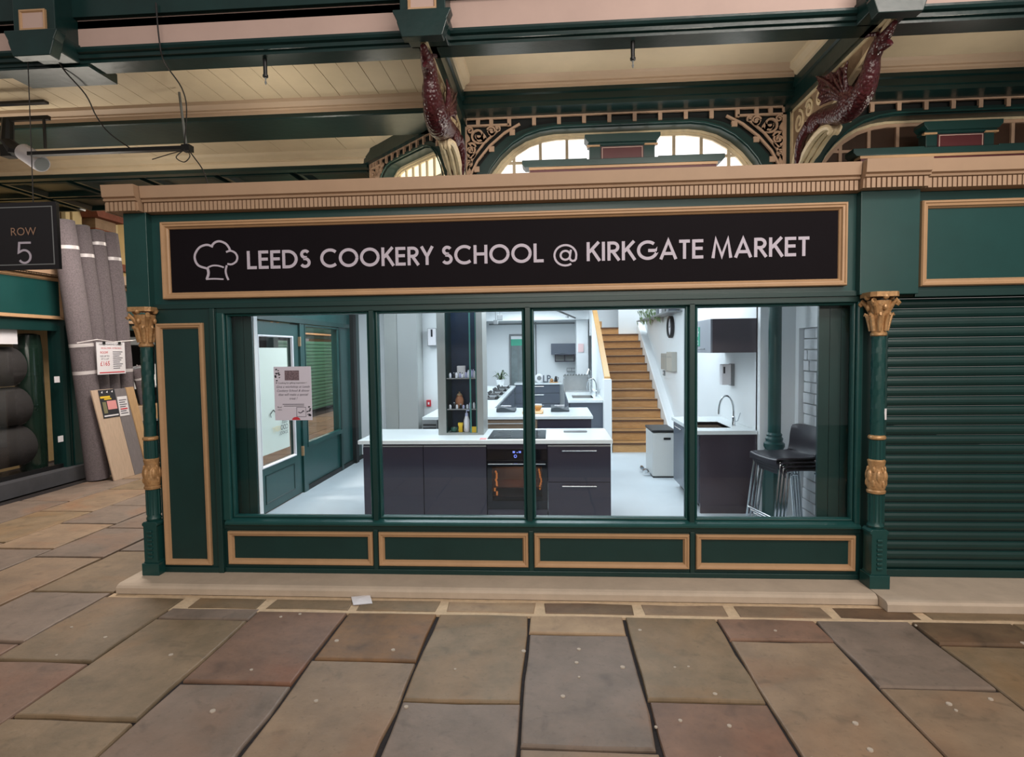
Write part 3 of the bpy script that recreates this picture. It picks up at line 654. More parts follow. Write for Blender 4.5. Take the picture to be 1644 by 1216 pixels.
obj('corner_post', bx(-0.99, -0.87, 1.60, 1.72, 3.15, 4.4), BEAM, ce); obj('corner_post', bx(2.42, 2.52, 1.62, 1.74, 3.15, 4.4), BEAM, ce)
# pediments of the old front, standing on the stall roof
def pediment(label, cx, w2, lw, y=1.40):
    t = thing('pediment', label, 'pediment', (cx, y, 3.2))
    q = MB().box(-w2 * .92, w2 * .92, 0, .12, .3, .70).ext([(-w2 * .95, .715), (w2 * .95, .715), (w2 * 1.06, .76), (w2 * 1.06, .795), (-w2 * 1.06, .795), (-w2 * 1.06, .76)], 'y', -.05, .12)
    q.box(-w2 * .97, w2 * .97, -.015, .12, .695, .72)
    obj('upper_block', q, GREEN_D, t, local=True, bev=0.004)
    obj('maroon_panel', bx(-.21, .21, -.012, .0, .525, .682), MAROON_F, t, local=True)
    obj('panel_line', MB().frame(-.20, .20, .533, .674, -.012, [(0, 0), (0, .004), (.006, .004), (.006, 0)]), PINK, t, local=True)
    obj('gilt_ledge', bx(-w2 * 1.0, -.22, -.02, .02, .685, .70), GOLD, t, local=True); obj('gilt_ledge', bx(.22, w2 * 1.0, -.02, .02, .685, .70), GOLD, t, local=True)
    obj('lower_cornice', MB().ext([(-lw, .50), (lw, .50), (lw * 1.03, .53), (lw * 1.03, .57), (w2, .57), (w2, .56), (-w2, .56), (-w2, .57), (-lw * 1.03, .57), (-lw * 1.03, .53)], 'y', -.03, .14), GREEN_D, t, local=True, bev=0.003)
    obj('tan_band', bx(-lw * .96, lw * .96, -.02, .1, .475, .50), GOLD, t, local=True); obj('maroon_frieze', bx(-lw * .95, lw * .95, -.01, .1, 0.0, .475), MAROON_F, t, local=True)
pediment('green stepped pediment with maroon panel, before the bright arched window', 0.735, 0.35, 0.97)
pediment('green stepped pediment with maroon panel, at right before the brown panes', 3.95, 0.34, 0.97)

# ------------------------------------------------------------------ dragon brackets
def dragon(label, x):
    t = thing('dragon_bracket', label, 'bracket', (x, 1.55, 3.3), 0, 'dragon brackets')
    # openwork triangular panel behind the beast
    q = MB(); A = (1.60, 3.25); B = (1.60, 4.235); C = (-0.14, 4.235)
    fr_ = lambda pts, w: q.add(*ribbon_yz(pts, w, -.02, .02))
    fr_([A, B], .06); fr_([B, C], .05); fr_(smooth2([(1.56, 3.25), (1.40, 3.62), (1.12, 3.80), (.75, 3.93), (.3, 4.08), (-.12, 4.2)]), .035)
    for cy, cz, r, a0 in ((1.42, 4.06, .11, 90), (1.45, 3.83, .08, 200), (1.2, 4.1, .085, 30), (.98, 4.12, .075, 160), (.76, 4.14, .06, 20), (1.48, 3.65, .06, 40), (.56, 4.15, .05, 200), (1.25, 3.95, .06, 300)):
        fr_([(cy + r * (1 - .75 * i / 24) * math.cos(R(a0 + 540 * i / 24)), cz + r * (1 - .75 * i / 24) * math.sin(R(a0 + 540 * i / 24))) for i in range(25)], .026)
    obj('panel_ground', MB(lambda a, b, c: (a, b - 1.55, c - 3.3)).ext([(1.6, 3.3), (1.6, 4.235), (-.1, 4.235), (.5, 4.05), (1.1, 3.85), (1.45, 3.6)], 'x', -.008, .008), STONE, t, local=True)
    obj('scroll_panel', MB().add([(a, b - 1.55, c - 3.3) for a, b, c in q.v], q.f), LEAFC, t, local=True)
    loc = lambda a, b, c: (a, b - 1.55, c - 3.3)
    spine = smooth_pts([(0, 1.46, 3.60), (0, 1.38, 3.74), (0, 1.30, 3.88), (0, 1.14, 3.95), (0, .95, 3.93), (0, .72, 3.86), (0, .48, 3.81), (0, .28, 3.85), (0, .18, 3.95), (0, .14, 4.05), (0, .06, 4.11), (0, -.04, 4.13), (0, -.14, 4.16)], 5)
    key = [.02, .04, .06, .075, .085, .10, .115, .10, .078, .062, .06, .045, .02]; rad = []
    for i in range(len(spine)):
        f_ = i / (len(spine) - 1) * (len(key) - 1); k = min(int(f_), len(key) - 2); rad.append(key[k] + (key[k + 1] - key[k]) * (f_ - k))
    q = MB(loc).tube(spine, rad, 12, flat=0.85)
    for s_ in (-1, 1):  # haunches, shoulders
        q.sphere((s_ * .055, 1.02, 3.90), (.05, .14, .085), 10, 7); q.sphere((s_ * .06, .42, 3.86), (.045, .12, .10), 10, 7)
        q.tube(smooth_pts([(s_ * .07, 1.06, 3.90), (s_ * .085, 1.20, 3.82), (s_ * .07, 1.30, 3.72), (s_ * .05, 1.36, 3.64)], 4), [.05, .048, .046, .044, .042, .04, .038, .036, .034, .032, .03, .028, .02], 8)
    q.tube([(0, 1.36, 3.70), (0, 1.41, 3.60), (0, 1.46, 3.48), (0, 1.50, 3.36)], [.04, .03, .025, .01], 8)
    obj('dragon_body', q, MAROON, t, local=True, smooth=True)
    q = MB(loc)  # jaws, horns and the crest of the neck
    q.tube([(0, .02, 4.07), (0, -.06, 4.055), (0, -.10, 4.03)], [.035, .028, .012], 8)
    for k in range(5): q.tube([(0, .24 - k * .055, 4.02 + k * .042), (0, .30 - k * .055, 4.07 + k * .042)], [.022, .004], 6)
    for s_ in (-1, 1): q.tube([(s_ * .03, .02, 4.16), (s_ * .05, .10, 4.20), (s_ * .045, .18, 4.215)], [.018, .014, .004], 6)
    obj('dragon_crest', q, MAROON, t, local=True, smooth=True)
    for s_ in (-1, 1):
        q = MB(loc); tips = [(.33, 4.12), (.46, 4.13), (.60, 4.16), (.88, 4.255), (.86, 4.14), (.84, 4.05), (.80, 3.97)]; root = (.36, 3.88)
        for i, (a, b) in enumerate(tips):
            q.tube(smooth_pts([(s_ * .075, root[0] + i * .02, root[1]), (s_ * .105, (a + root[0]) / 2, (b + root[1]) / 2 + .01), (s_ * .095, a, b)], 4), [.016] * 5 + [.012] * 2 + [.008, .006], 6)
        for i in range(len(tips) - 1):
            a, b = tips[i], tips[i + 1]; m_ = ((a[0] + b[0]) / 2 * .9 + root[0] * .1, (a[1] + b[1]) / 2 * .9 + root[1] * .1)
            for sx in (.088, .098): q.add([(s_ * .075, root[0] + .04, root[1]), (s_ * sx, a[0], a[1]), (s_ * sx, m_[0], m_[1]), (s_ * sx, b[0], b[1])], [(0, 1, 2), (0, 2, 3)])
        obj('wing', q, MAROON, t, local=True)
    q = MB(loc)
    for s_ in (-1, 0, 1):
        q.tube(smooth_pts([(s_ * .035, 1.47, 3.50), (s_ * .05, 1.30, 3.62), (s_ * .055, 1.08, 3.73), (s_ * .05, .88, 3.775), (s_ * .04, .76, 3.765), (s_ * .03, .72, 3.73), (s_ * .03, .76, 3.71)], 4), [.02] * 6 + [.032] * 8 + [.028] * 6 + [.022] * 5, 7)
        q.tube(smooth_pts([(s_ * .04, 1.48, 3.48), (s_ * .06, 1.42, 3.66), (s_ * .06, 1.36, 3.80)], 4), [.018, .022, .026, .026, .024, .02, .016, .01, .006], 7)
    obj('leaf_scroll', q, LEAFC, t, local=True, smooth=True)
def smooth2(p): return [(a, b) for a, b, _ in smooth_pts([(a, b, 0) for a, b in p], 5)]
def ribbon_yz(pts, w, x0, x1):
    m = MB().stroke(pts, w, x0, x1); return [(b, a, c) for a, b, c in m.v], m.f
dragon('maroon winged dragon bracket on a cream scroll panel, right of the bright arch', 2.47)
dragon('maroon dragon bracket seen end-on, left of the bright arch', -0.93)

# ------------------------------------------------------------------ stall across the side aisle (faces +X)
X0 = -7.3
F7 = lambda a, b, c: (X0 - b, a, c)       # front at X0, a runs away from the camera
wl = struct(obj('wall_left', MB(F7).box(-4, 17, -0.0, 0.2, 2.30, 3.05), GREEN_D))
obj('fascia_panel', MB(F7).box(-2.5, 3.70, -0.01, 0, 2.45, 2.98), GREEN, wl); obj('fascia_panel', MB(F7).box(4.6, 10.2, -0.01, 0, 2.50, 2.98), GREEN, wl)
obj('fascia_panel', MB(F7).box(10.6, 16.8, -0.01, 0, 2.50, 2.98), GREEN, wl)
for a, b in ((-2.5, 3.72), (4.55, 10.25), (10.55, 16.8)): obj('gold_moulding', MB(F7).frame(a, b, 2.405, 3.025, -0.0, FPROF), GOLD, wl)
obj('stall_cornice', MB(F7).ext([(-4, 3.05), (17, 3.05), (17, 3.2), (-4, 3.2)], 'y', -0.14, 0.3), TAN, wl)
dn = MB(F7)
for k in range(180): dn.box(-1.0 + k * .04, -1.0 + k * .04 + .028, -.11, -.0, 3.03, 3.09)
stuff(obj('dentil_course', dn, TAN, wl))
for a, b in ((3.60, 3.68), (3.70, 4.0), (10.25, 10.5), (16.8, 17.0)): obj('pilaster', MB(F7).box(a, b, -0.05, 0.15, 0.0, 2.32), GREEN_D, wl)
obj('pilaster_side', MB(F7).box(3.74, 3.92, -0.065, -0.05, 0.2, 2.3), GREEN, wl)
obj('window_rail', MB(F7).box(-4, 3.65, -0.01, 0.06, 2.24, 2.32), GREEN_D, wl)
obj('stone_step', MB(F7).box(-4, 3.95, -0.18, 0.5, 0.0, 0.20), mat('dark_stone_step', (70, 70, 74), 0.7, var=0.15, scale=4), wl)
obj('stall_floor', MB(F7).box(-4, 17, 0.2, 2.2, 0.0, 0.18), BED, wl)
obj('stall_back_panel', MB(F7).box(-4, 4.4, 0.75, 0.8, 0.18, 2.5), mat('beige_board', (196, 168, 120), 0.7, var=.08), wl)
obj('stall_dark_back', MB(F7).box(4.0, 17, 2.1, 2.2, 0.0, 3.0), DARKBD, wl)
obj('stall_roof', MB(F7).box(-4, 17, 0.1, 2.3, 3.0, 3.05), DARKBD, wl)
w = struct(obj('window_8', MB(F7).box(-4, 3.6, 0.0, 0.05, 0.2, 0.26), BLACK)); obj('pane', MB(F7).box(-4, 3.6, 0.02, 0.026, 0.26, 2.24), GLASS, w)
# shutter seen down the aisle through the shop's side door
t = thing('roller_shutter', 'green ribbed shutter far down the aisle, seen through the side glazing', 'shutter', (X0, 13.6, 0.1))
SH = mat('mid_green_shutter', (58, 110, 92), 0.4)
s0 = obj('slat', MB().ext([(X0 + .02, .12), (X0 - .005, .105), (X0 - .02, .105), (X0 - .02, .21), (X0 - .005, .21), (X0 + .02, .17)], 'y', 10.5, 16.8), SH, t)
for k in range(1, 20): c = s0.copy(); COL.objects.link(c); c.parent = t; c.location = s0.location + Vector((0, 0, k * .105))
# things in the carpet stall's window: three thick dark rolls and one upright roll of vinyl
for (y, z, r, lab) in ((2.86, 1.73, .29, 'topmost of the three thick dark rolls stacked in the left window'), (2.92, 1.16, .29, 'middle of the three thick dark rolls stacked in the left window'), (2.95, .60, .30, 'lowest of the three thick dark rolls stacked in the left window')):
    t = thing('carpet_roll', lab, 'roll', (X0 - .34, y, z - .29), 0, 'dark rolls stacked in the left window')
    q = MB(lambda a, b, c: (X0 - .34 + a, b, z + c)); n = 24
    q.add([(math.cos(2 * math.pi * j / n) * r, yy, math.sin(2 * math.pi * j / n) * r * .96) for yy in (y - 1.2, y + .28) for j in range(n)], [(j, (j + 1) % n, n + (j + 1) % n, n + j) for j in range(n)] + [tuple(range(n)), tuple(range(2 * n - 1, n - 1, -1))])
    obj('pile', q, CARPD, t, smooth=True)
    sp = MB(lambda a, b, c: (X0 - .34 + a, b, z + c)); sp.tube([(math.cos(k * .35) * r * k / 90, y + .285, math.sin(k * .35) * r * k / 90) for k in range(8, 88)], .006, 4)
    obj('rolled_edge', sp, GREYD, t)
t = thing('vinyl_roll', 'tall dark green upright roll in glossy wrap behind the left window', 'roll', (X0 - .3, 3.42, .18))
obj('vinyl', MB().lathe(X0 - .3, 3.42, [(.16, .2), (.17, .3), (.17, 1.95), (.15, 2.18), (.10, 2.2)], 20), VINYL, t, smooth=True)
obj('wrap_fold', MB().tube([(X0 - .125, 3.46, .3), (X0 - .12, 3.48, 1.0), (X0 - .125, 3.44, 1.7)], .01, 5), GLASS_T, t)
# standing carpet rolls
def standing_roll(label, yt, zt, yb, zb, r, xb, xt, bands, grp='grey carpet rolls standing in the side aisle'):
    t = thing('carpet_roll', label, 'roll', (xb, yb, zb), 0, grp)
    a, b = Vector((xb, yb, zb)), Vector((xt, yt, zt)); n = 14
    pts = [a + (b - a) * i / n + Vector((0, .03 * math.sin(math.pi * i / n), 0)) for i in range(n + 1)]
    obj('carpet', MB().tube(pts, [r * random.uniform(.985, 1.01) for _ in pts], 20), CARPET, t, smooth=True)
    sp = MB(); ax = (b - a).normalized(); u = ax.orthogonal().normalized(); v = ax.cross(u)
    sp.tube([b + ax * .004 + (u * math.cos(k * .4) + v * math.sin(k * .4)) * r * k / 72 for k in range(10, 70)], .006, 4); obj('rolled_edge', sp, GREYD, t)
    for z in bands:
        k = (z - zb) / (zt - zb); p = a + (b - a) * k + Vector((0, .03 * math.sin(math.pi * k), 0))
        obj('tape_band', MB().tube([p - ax * .025, p + ax * .025], r * 1.012, 20), TAPE, t, smooth=True)
standing_roll('longest grey carpet roll, leaning from the paving beside the hanging row sign', 3.40, 3.80, 3.64, 0.02, .15, -6.80, -6.95, (3.42, 2.02, 1.62))
standing_roll('second grey carpet roll from the left, darker, with tape near its top', 3.76, 3.80, 3.86, 1.33, .115, -6.86, -6.98, (3.36,))
standing_roll('third grey carpet roll from the left, tape band close to its top', 4.02, 3.78, 4.05, 1.32, .115, -6.84, -6.96, (3.58, ))
standing_roll('rightmost of the four tall carpet rolls, paler grey', 4.24, 3.78, 4.28, 1.31, .125, -6.80, -6.92, (3.38, 1.62))
standing_roll('short beige carpet offcut roll tied behind the tan plank', 4.44, 1.66, 4.62, 1.06, .10, -6.70, -6.72, (1.5,), None)
standing_roll('thin brown roll behind the pale grey carpet roll', 4.50, 3.75, 4.60, 2.2, .09, -7.12, -7.12, (2.9,), None)
tag(obj('string', MB().tube([(-6.78, 3.35, 2.05), (-6.60, 3.5, 2.10), (-6.66, 3.9, 2.07), (-6.65, 4.3, 2.1), (-6.72, 4.45, 2.11)], .008, 5), TAPE), 'pale string tied across the four standing carpet rolls', 'string')
def leaning(name, label, cat, y0, y1, z0, z1, xb, xt, m, dy=0.0, th=.02, grp=None, stripes=0):
    t = thing(name, label, cat, (xb, (y0 + y1) / 2, z0), 0, grp)
    def T(a, b, c):
        k = c / (z1 - z0); return (xb + (xt - xb) * k - b, a + (1 - k) * dy, z0 + c)
    obj('board', MB(T).box(y0, y1, 0, th, 0, z1 - z0), m, t, bev=.002)
    return t, T
leaning('flooring_sample', 'pale wood laminate plank leaning on the rolls, carrying a dark leaflet', 'plank', 3.42, 3.84, 0, 1.36, -6.48, -6.66, PLANKL, .14, grp='laminate planks leaning on the carpet rolls')
leaning('flooring_sample', 'grey laminate plank between the pale and tan planks', 'plank', 3.85, 4.10, 0, 1.35, -6.48, -6.66, PLANKG, .14, grp='laminate planks leaning on the carpet rolls')
leaning('flooring_sample', 'tan laminate plank, rightmost of the three leaning planks', 'plank', 4.11, 4.28, 0, 1.36, -6.48, -6.66, PLANKT, .16, grp='laminate planks leaning on the carpet rolls')
def board_T(y0, z0, x): return lambda a, b, c: (x - b, y0 + a, z0 + c)
# price board
t = thing('price_board', 'white price list on a clipboard hung over the carpet rolls', 'price list', (-6.58, 3.8, 1.58))
T = board_T(3.52, 1.585, -6.62)
obj('sheet', MB(T).box(0, .555, 0, .012, 0, .48), STUFFW, t)
obj('clip', MB(T).box(.11, .15, -.015, .0, .45, .49), BLACK, t); obj('clip', MB(T).box(.42, .46, -.015, 0, .45, .49), BLACK, t)
q = MB(); text(q, 'HARDWEARING CARPET', .042, .275, .435, -.002, M=T); obj('heading', q, INKD, t)
q = MB(); text(q, 'SPECIAL OFFER - FITTED PRICE', .03, .275, .38, -.002, M=T); text(q, '\u00a3165', .095, .14, .13, -.002, M=T); text(q, 'ROOM', .05, .13, .31, -.002, M=T)
obj('red_print', q, RED, t)
q = MB(); text(q, 'SIZE UP TO', .036, .14, .26, -.002, M=T); text(q, '12FT X 12FT', .03, .14, .22, -.002, M=T)
for k in range(9): q.add([T(.30, -.002, .33 - k * .031), T(.50 - .03 * (k % 3), -.002, .33 - k * .031), T(.50 - .03 * (k % 3), -.002, .34 - k * .031), T(.30, -.002, .34 - k * .031)], [(0, 1, 2, 3)])
obj('small_print', q, INK, t)
obj('red_rule', MB(T).box(.03, .53, -.002, -.001, .02, .035), RED, t)
# leaflets taped to planks
t = thing('leaflet', 'dark leaflet with yellow heading on the pale plank', 'leaflet', (-6.55, 3.6, .93)); T = lambda a, b, c: (-6.598 - .1324 * c - b, 3.50 + a + .10 * (1 - c / 1.3) * .6, .935 + c)
obj('sheet', MB(T).box(0, .32, 0, .004, 0, .42), INKD, t); obj('yellow_heading', MB(T).box(.01, .20, -.003, 0, .295, .325).box(.08, .22, -.003, 0, .27, .29), YEL, t)
obj('pink_block', MB(T).box(.12, .30, -.003, 0, .12, .25), PINKP, t); obj('olive_picture', MB(T).box(.03, .10, -.003, 0, .07, .24), mat('olive_print', (120, 116, 84), .7), t)
q = MB(T)
for k in range(3): q.add([(.04 + k * .10, -.003, .38), (.07 + k * .10, -.003, .37), (.075 + k * .1, -.003, .405)], [(0, 1, 2)])
q.box(.02, .30, -.003, 0, .02, .04); obj('white_print', q, STUFFW, t)
t = thing('leaflet', 'white leaflet taped to the grey plank', 'leaflet', (-6.55, 4.0, .92)); T = lambda a, b, c: (-6.598 - .1324 * c - b, 3.89 + a, .93 + c)
obj('sheet', MB(T).box(0, .2, 0, .004, 0, .30), STUFFW, t)
q = MB(T)
for k in range(7): q.box(.025, .175 - .03 * (k % 2), -.002, 0, .035 + k * .034, .047 + k * .034)
obj('lines_of_print', q, INK, t); obj('red_line', MB(T).box(.03, .17, -.003, 0, .10, .118), RED, t)
for lab, y, z in (('small white tag on the green pilaster at left, upper', 3.44, 1.48), ('small white tag on the dark pilaster base at left, lower', 3.45, .60)):
    tag(obj('price_tag', MB(F7).box(y, y + .09, -.07, -.064, z, z + .09), STUFFW), lab, 'tag')
tag(obj('header_card', MB(F7).box(2.3, 3.02, .06, .08, 2.04, 2.24), STUFFW), 'cream header card at the top of the left stall window', 'card')
# far end of the aisle: trestle with cloth and frames
t = thing('trestle_table', 'grey metal trestle with shelves, far down the side aisle behind the planks', 'table', (-7.8, 6.1, 0))
for y in (5.1, 7.0):
    for x in (-8.2, -7.5): obj('leg', bx(x - .02, x + .02, y - .02, y + .02, 0, 2.1), GREYD, t)
for z in (.62, 1.25, 2.05): obj('shelf', bx(-8.25, -7.45, 5.0, 7.1, z, z + (.14 if z > 2 else .03)), GREYD, t)
q = MB(); q.add([(-7.46 + .06 * math.sin(i * 2.1), 5.2 + i * .16, 1.26 + .45 * abs(math.sin(i * .9)) * (j == 1)) for j in (0, 1) for i in range(9)], [(i, i + 1, 10 + i, 9 + i) for i in range(8)])
for k in range(5): q.sphere((-7.7, 5.3 + k * .3, 1.36), (.2, .17, .13), 8, 6)
tag(obj('white_cloth', q, WHITE_G, smooth=True), 'heap of white cloth on the grey trestle far down the aisle', 'cloth')
for k, y in enumerate((5.25, 5.8)):
    tag(obj('cardboard_box', bx(-7.9, -7.5, y, y + .42, .65, .93), PLANKT if k else PLANKL, bev=.006), ('nearer' if k == 0 else 'farther') + ' cardboard box on the low trestle shelf', 'box')
# yellow market building above the stalls
yb = struct(obj('wall_back', bx(-9.6, -9.4, 2.0, 18, 3.2, 7.5), YWALL)); Y9 = lambda a, b, c: (-9.4 - b, a, c)
obj('stone_pier', MB(Y9).box(6.6, 7.15, -.35, 0, 3.2, 4.65), STONE, yb); obj('red_corbel', MB(Y9).ext([(6.5, 4.62), (7.25, 4.62), (7.4, 4.85), (7.45, 5.2), (6.4, 5.2), (6.4, 4.85)], 'y', -.5, 0), BRICKR, yb)
for k in range(4): obj('pier_joint', MB(Y9).box(6.58, 7.17, -.36, 0, 3.5 + k * .3, 3.52 + k * .3), BRICKR, yb)
obj('grey_panel', MB(Y9).box(5.0, 6.1, -.05, 0, 4.0, 5.4), mat('grey_upper_panel', (112, 104, 92), .6), yb)
obj('yellow_frame', MB(Y9).frame(4.9, 6.25, 3.9, 5.5, 0, [(0, 0), (0, .12), (.10, .12), (.12, .05)]), YTRIM, yb); obj('yellow_mullion', MB(Y9).box(6.28, 6.5, -.15, 0, 3.2, 5.5), YTRIM, yb)
obj('pale_frame', MB(Y9).box(7.3, 9.0, -.1, 0, 3.7, 3.85), BRICKR, yb); obj('pale_frame', MB(Y9).box(7.35, 7.5, -.12, 0, 3.2, 5.4), YTRIM, yb)
obj('aisle_end', bx(-9.6, -3.2, 18, 18.2, 0, 4.4), YWALL, yb)

# ------------------------------------------------------------------ hanging things at upper left
t = thing('row_sign', 'black hanging board reading ROW 5 with a thin grey border', 'sign', (-4.95, 0, 2.585))
obj('panel', bx(-5.9, -4.012, -.015, .015, 2.585, 3.13), mat('near_black_sign', (24, 22, 27), .45), t)
obj('border', MB().frame(-5.86, -4.045, 2.62, 3.095, -.015, [(0, 0), (0, .003), (.008, .003), (.008, 0)]), GREYD, t)
q = MB(); text(q, 'ROW', .092, -4.305, 2.863, -.018); 
obj('word', q, mat('rose_gold_letter', (150, 118, 98), .5), t)
q = MB(); q.stroke([(-4.245, 2.802), (-4.345, 2.802), (-4.354, 2.724)] + arc(-4.305, 2.69, .052, 125, -145, 16), .017, -.019, -.015); obj('figure', q, LETTER, t)
for x in (-4.22, -4.95): obj('hanging_wire', MB().tube([(x, 0, 3.13), (x + .02, 0, 4.3)], .004, 5), WIRE, t)
t = thing('spotlight', 'white cylindrical spotlight on a dark bracket at the upper left', 'lamp', (-5.4, 1.1, 4.3))
a, b = Vector((-5.42, 1.2, 3.99)), Vector((-5.17, 1.15, 3.83)); ax = (b - a).normalized()
obj('housing', MB().tube([a, a + ax * .02, b - ax * .03, b], [.07, .085, .085, .08], 18), mat('white_lamp_housing', (190, 188, 196), .4), t, smooth=True)
obj('lens', MB().tube([b, b + ax * .004], .07, 16), GREYD, t)
obj('bracket', MB().tube([(-5.56, 1.2, 4.32), (-5.58, 1.2, 4.1), (-5.5, 1.2, 4.0), (-5.40, 1.2, 3.98)], [.05, .06, .075, .05], 10).box(-5.7, -5.1, 1.17, 1.21, 4.29, 4.33).tube([(-5.15, 1.18, 4.3), (-5.15, 1.18, 4.0)], .014, 6).box(-5.62, -5.52, 1.15, 1.25, 3.93, 4.05), BLACK, t)
t = thing('track_bar', 'thin dark bar hung under the wide green beam at upper left', 'bar', (-4.4, 1.0, 3.87))
obj('bar', bx(-5.16, -3.50, .97, 1.03, 3.865, 3.90), BLACK, t); obj('hanger', MB().tube([(-3.53, 1.0, 3.9), (-3.56, 1.0, 4.2), (-3.58, 1.0, 4.42)], .012, 6), GREYD, t); obj('end_block', bx(-3.56, -3.48, .96, 1.04, 3.85, 3.91), BLACK, t)
tag(obj('dark_slat', bx(-6.4, -4.89, .9, .96, 4.34, 4.365), BLACK), 'short dark slat under the cream boards at the far left edge', 'slat')
def cable(label, pts, r=.006): tag(obj('cable', MB().tube(smooth_pts(pts, 5), r, 6), WIRE, smooth=True), label, 'cable', )
cable('loose dark cable drooping from the balcony to the track bar', [(-3.92, -.07, 4.62), (-3.92, -.05, 4.36), (-3.94, .03, 4.22), (-4.05, .4, 4.16), (-4.28, .8, 4.14), (-4.30, .98, 4.05), (-4.1, 1.0, 3.90)])
cable('dark cable running straight down beside the hanger of the track bar', [(-3.05, -.07, 4.62), (-3.05, -.05, 4.36), (-3.07, .03, 4.22), (-3.2, .45, 4.2), (-3.45, .9, 4.2), (-3.54, .98, 3.9)])
cable('tangle of cable curling below the end of the track bar', [(-3.52, .96, 3.86), (-3.6, .94, 3.78), (-3.52, .94, 3.73), (-3.46, .94, 3.79), (-3.54, .95, 3.84), (-3.85, .95, 3.77)], .005)
cable('cable dropping from the track bar behind the cornice', [(-3.5, .98, 3.86), (-3.44, .98, 3.78), (-3.36, .98, 3.66), (-3.31, .98, 3.5), (-3.28, .98, 3.25)], .006)

# litter on the sett course
q = MB(); q.add([(-1.53, -.325, .010), (-1.392, -.30, .016), (-1.335, -.425, .008), (-1.47, -.455, .006), (-1.45, -.37, .018)], [(0, 1, 4), (1, 2, 4), (2, 3, 4), (3, 0, 4)])
q.add([(a, b, c - .004) for a, b, c in [(-1.53, -.325, .010), (-1.392, -.30, .016), (-1.335, -.425, .008), (-1.47, -.455, .006), (-1.45, -.37, .018)]], [(0, 4, 1), (1, 4, 2), (2, 4, 3), (3, 4, 0)])
tag(obj('paper_scrap', q, STUFFW), 'scrap of white paper lying on the sett course below the window', 'paper')

# poster inside the first pane
t = thing('poster', 'lilac-white portrait poster taped inside the leftmost shop window pane', 'poster', (-2.1, .04, 1.315))
obj('sheet', bx(-2.257, -1.945, .040, .043, 1.317, 1.757), POSTER, t); y = .0385
q = MB().box(-2.165, -2.045, y, y + .001, 1.645, 1.725); obj('photograph', q, mat('dim_photo', (110, 92, 100), .6, var=.6, scale=70), t)
q = MB(); text(q, 'Looking for gifting inspiration ?', .019, -2.10, 1.618, y)
for k in range(2): q.box(-2.19 + .01 * k, -2.01, y, y + .001, 1.447 - k * .014, 1.451 - k * .014)
text(q, 'Book', .017, -2.215, 1.42, y); text(q, 'online', .015, -2.215, 1.40, y)
obj('small_print', q, INKD, t)
q = MB()
for k, l in enumerate(('Give a workshop at Leeds', 'Cookery School & dinner', 'that will make a special', 'treat !')): text(q, l, .0265, -2.10, 1.584 - k * .032, y, shear=.35)
obj('script_lines', q, INK, t)
q = MB(); random.seed(5)
for cx, cz, n in ((-2.23, 1.70, 9), (-1.975, 1.36, 9), (-2.235, 1.655, 4), (-1.96, 1.41, 4)):
    for k in range(n):
        a, d = random.uniform(0, 6.28), random.uniform(.0, .028); x = min(max(cx + d * math.cos(a), -2.243), -1.96); z = min(max(cz + d * 1.3 * math.sin(a), 1.33), 1.742); s_ = random.uniform(.007, .012)
        q.add([(x - s_, y, z), (x, y, z - s_ * .6), (x + s_, y, z + s_ * .3), (x, y, z + s_ * .8)], [(0, 1, 2, 3)])
obj('leaf_print', q, INKD, t)
q = MB(); q.add([(-2.08 + .035 * math.cos(R(a)), y, 1.32 + .025 * math.sin(R(a))) for a in range(0, 181, 20)][::-1], [tuple(range(10))]); obj('red_flower_print', q, RED, t)
q = MB().frame(-2.075, -1.995, 1.345, 1.425, y + .001, [(0, 0), (0, .001), (.003, .001), (.003, 0)]); q.stroke(smooth2([(-2.06, 1.385), (-2.045, 1.378), (-2.03, 1.383), (-2.02, 1.395), (-2.012, 1.388)]), .007, y, y + .001); obj('emblem_box', q, INK, t)

# ------------------------------------------------------------------ inside the cookery school: shell
ZF = 0.07
struct(obj('floor', bx(-3.2, 2.6, 0.10, 11.6, -0.02, ZF), FLOOR_I))
ci = struct(obj('ceiling', MB().box(-3.3, 1.0, 0.1, 11.7, 2.90, 3.0).box(1.0, 2.7, 0.1, 6.4, 2.90, 3.0), WHITE))
obj('roof_slab', MB().box(-3.35, 1.0, 0.1, 11.8, 3.02, 3.12).box(1.0, 5.6, 0.1, 1.9, 3.02, 3.12).box(1.0, 2.7, 1.9, 6.4, 3.02, 3.12), GREEN_D, ci)
obj('downstand', bx(-1.75, 1.0, 10.4, 10.6, 2.62, 2.9), WHITE, ci)
wr = struct(obj('wall_right', MB().box(2.2, 2.34, 1.78, 11.6, ZF, 4.7), WHITE))
obj('wall_return', bx(2.2, 2.62, 1.70, 1.82, ZF, 2.9), WHITE, wr)
nw = struct(obj('wall_right', MB().box(2.56, 2.62, 0.14, 0.45, ZF, 2.9).box(2.56, 2.62, 1.62, 1.70, ZF, 2.9).box(2.56, 2.62, .45, 1.62, 2.05, 2.9).box(2.64, 2.68, .4, 1.7, ZF, 2.1), WHITE))
BR_ = mat('white_painted_brick', (222, 226, 230), .6, bump=.35, bscale=18)
y = 0; k = 0; random.seed(11)
for r_ in range(18):
    z = ZF + r_ * .11; y = .45 - (.13 if r_ % 2 else 0)
    while y < 1.60:
        w = random.choice((.22, .26, .26, .30)); a, b = max(y, .455), min(y + w, 1.615)
        if b - a > .03:
            d = random.uniform(0, .012)
            obj('brick', bx(2.612 - d, 2.645, a + .005, b - .005, z + .005, z + .105), BR_, nw, bev=.005)
        y += w
wb = struct(obj('wall_back', bx(-2.0, 2.3, 11.6, 11.7, ZF, 4.7), WHITE))
pt = struct(obj('wall_left', MB().box(-3.3, -1.78, 5.0, 5.1, ZF, 2.9).box(-1.86, -1.78, 5.1, 11.6, ZF, 2.9), WHITE))
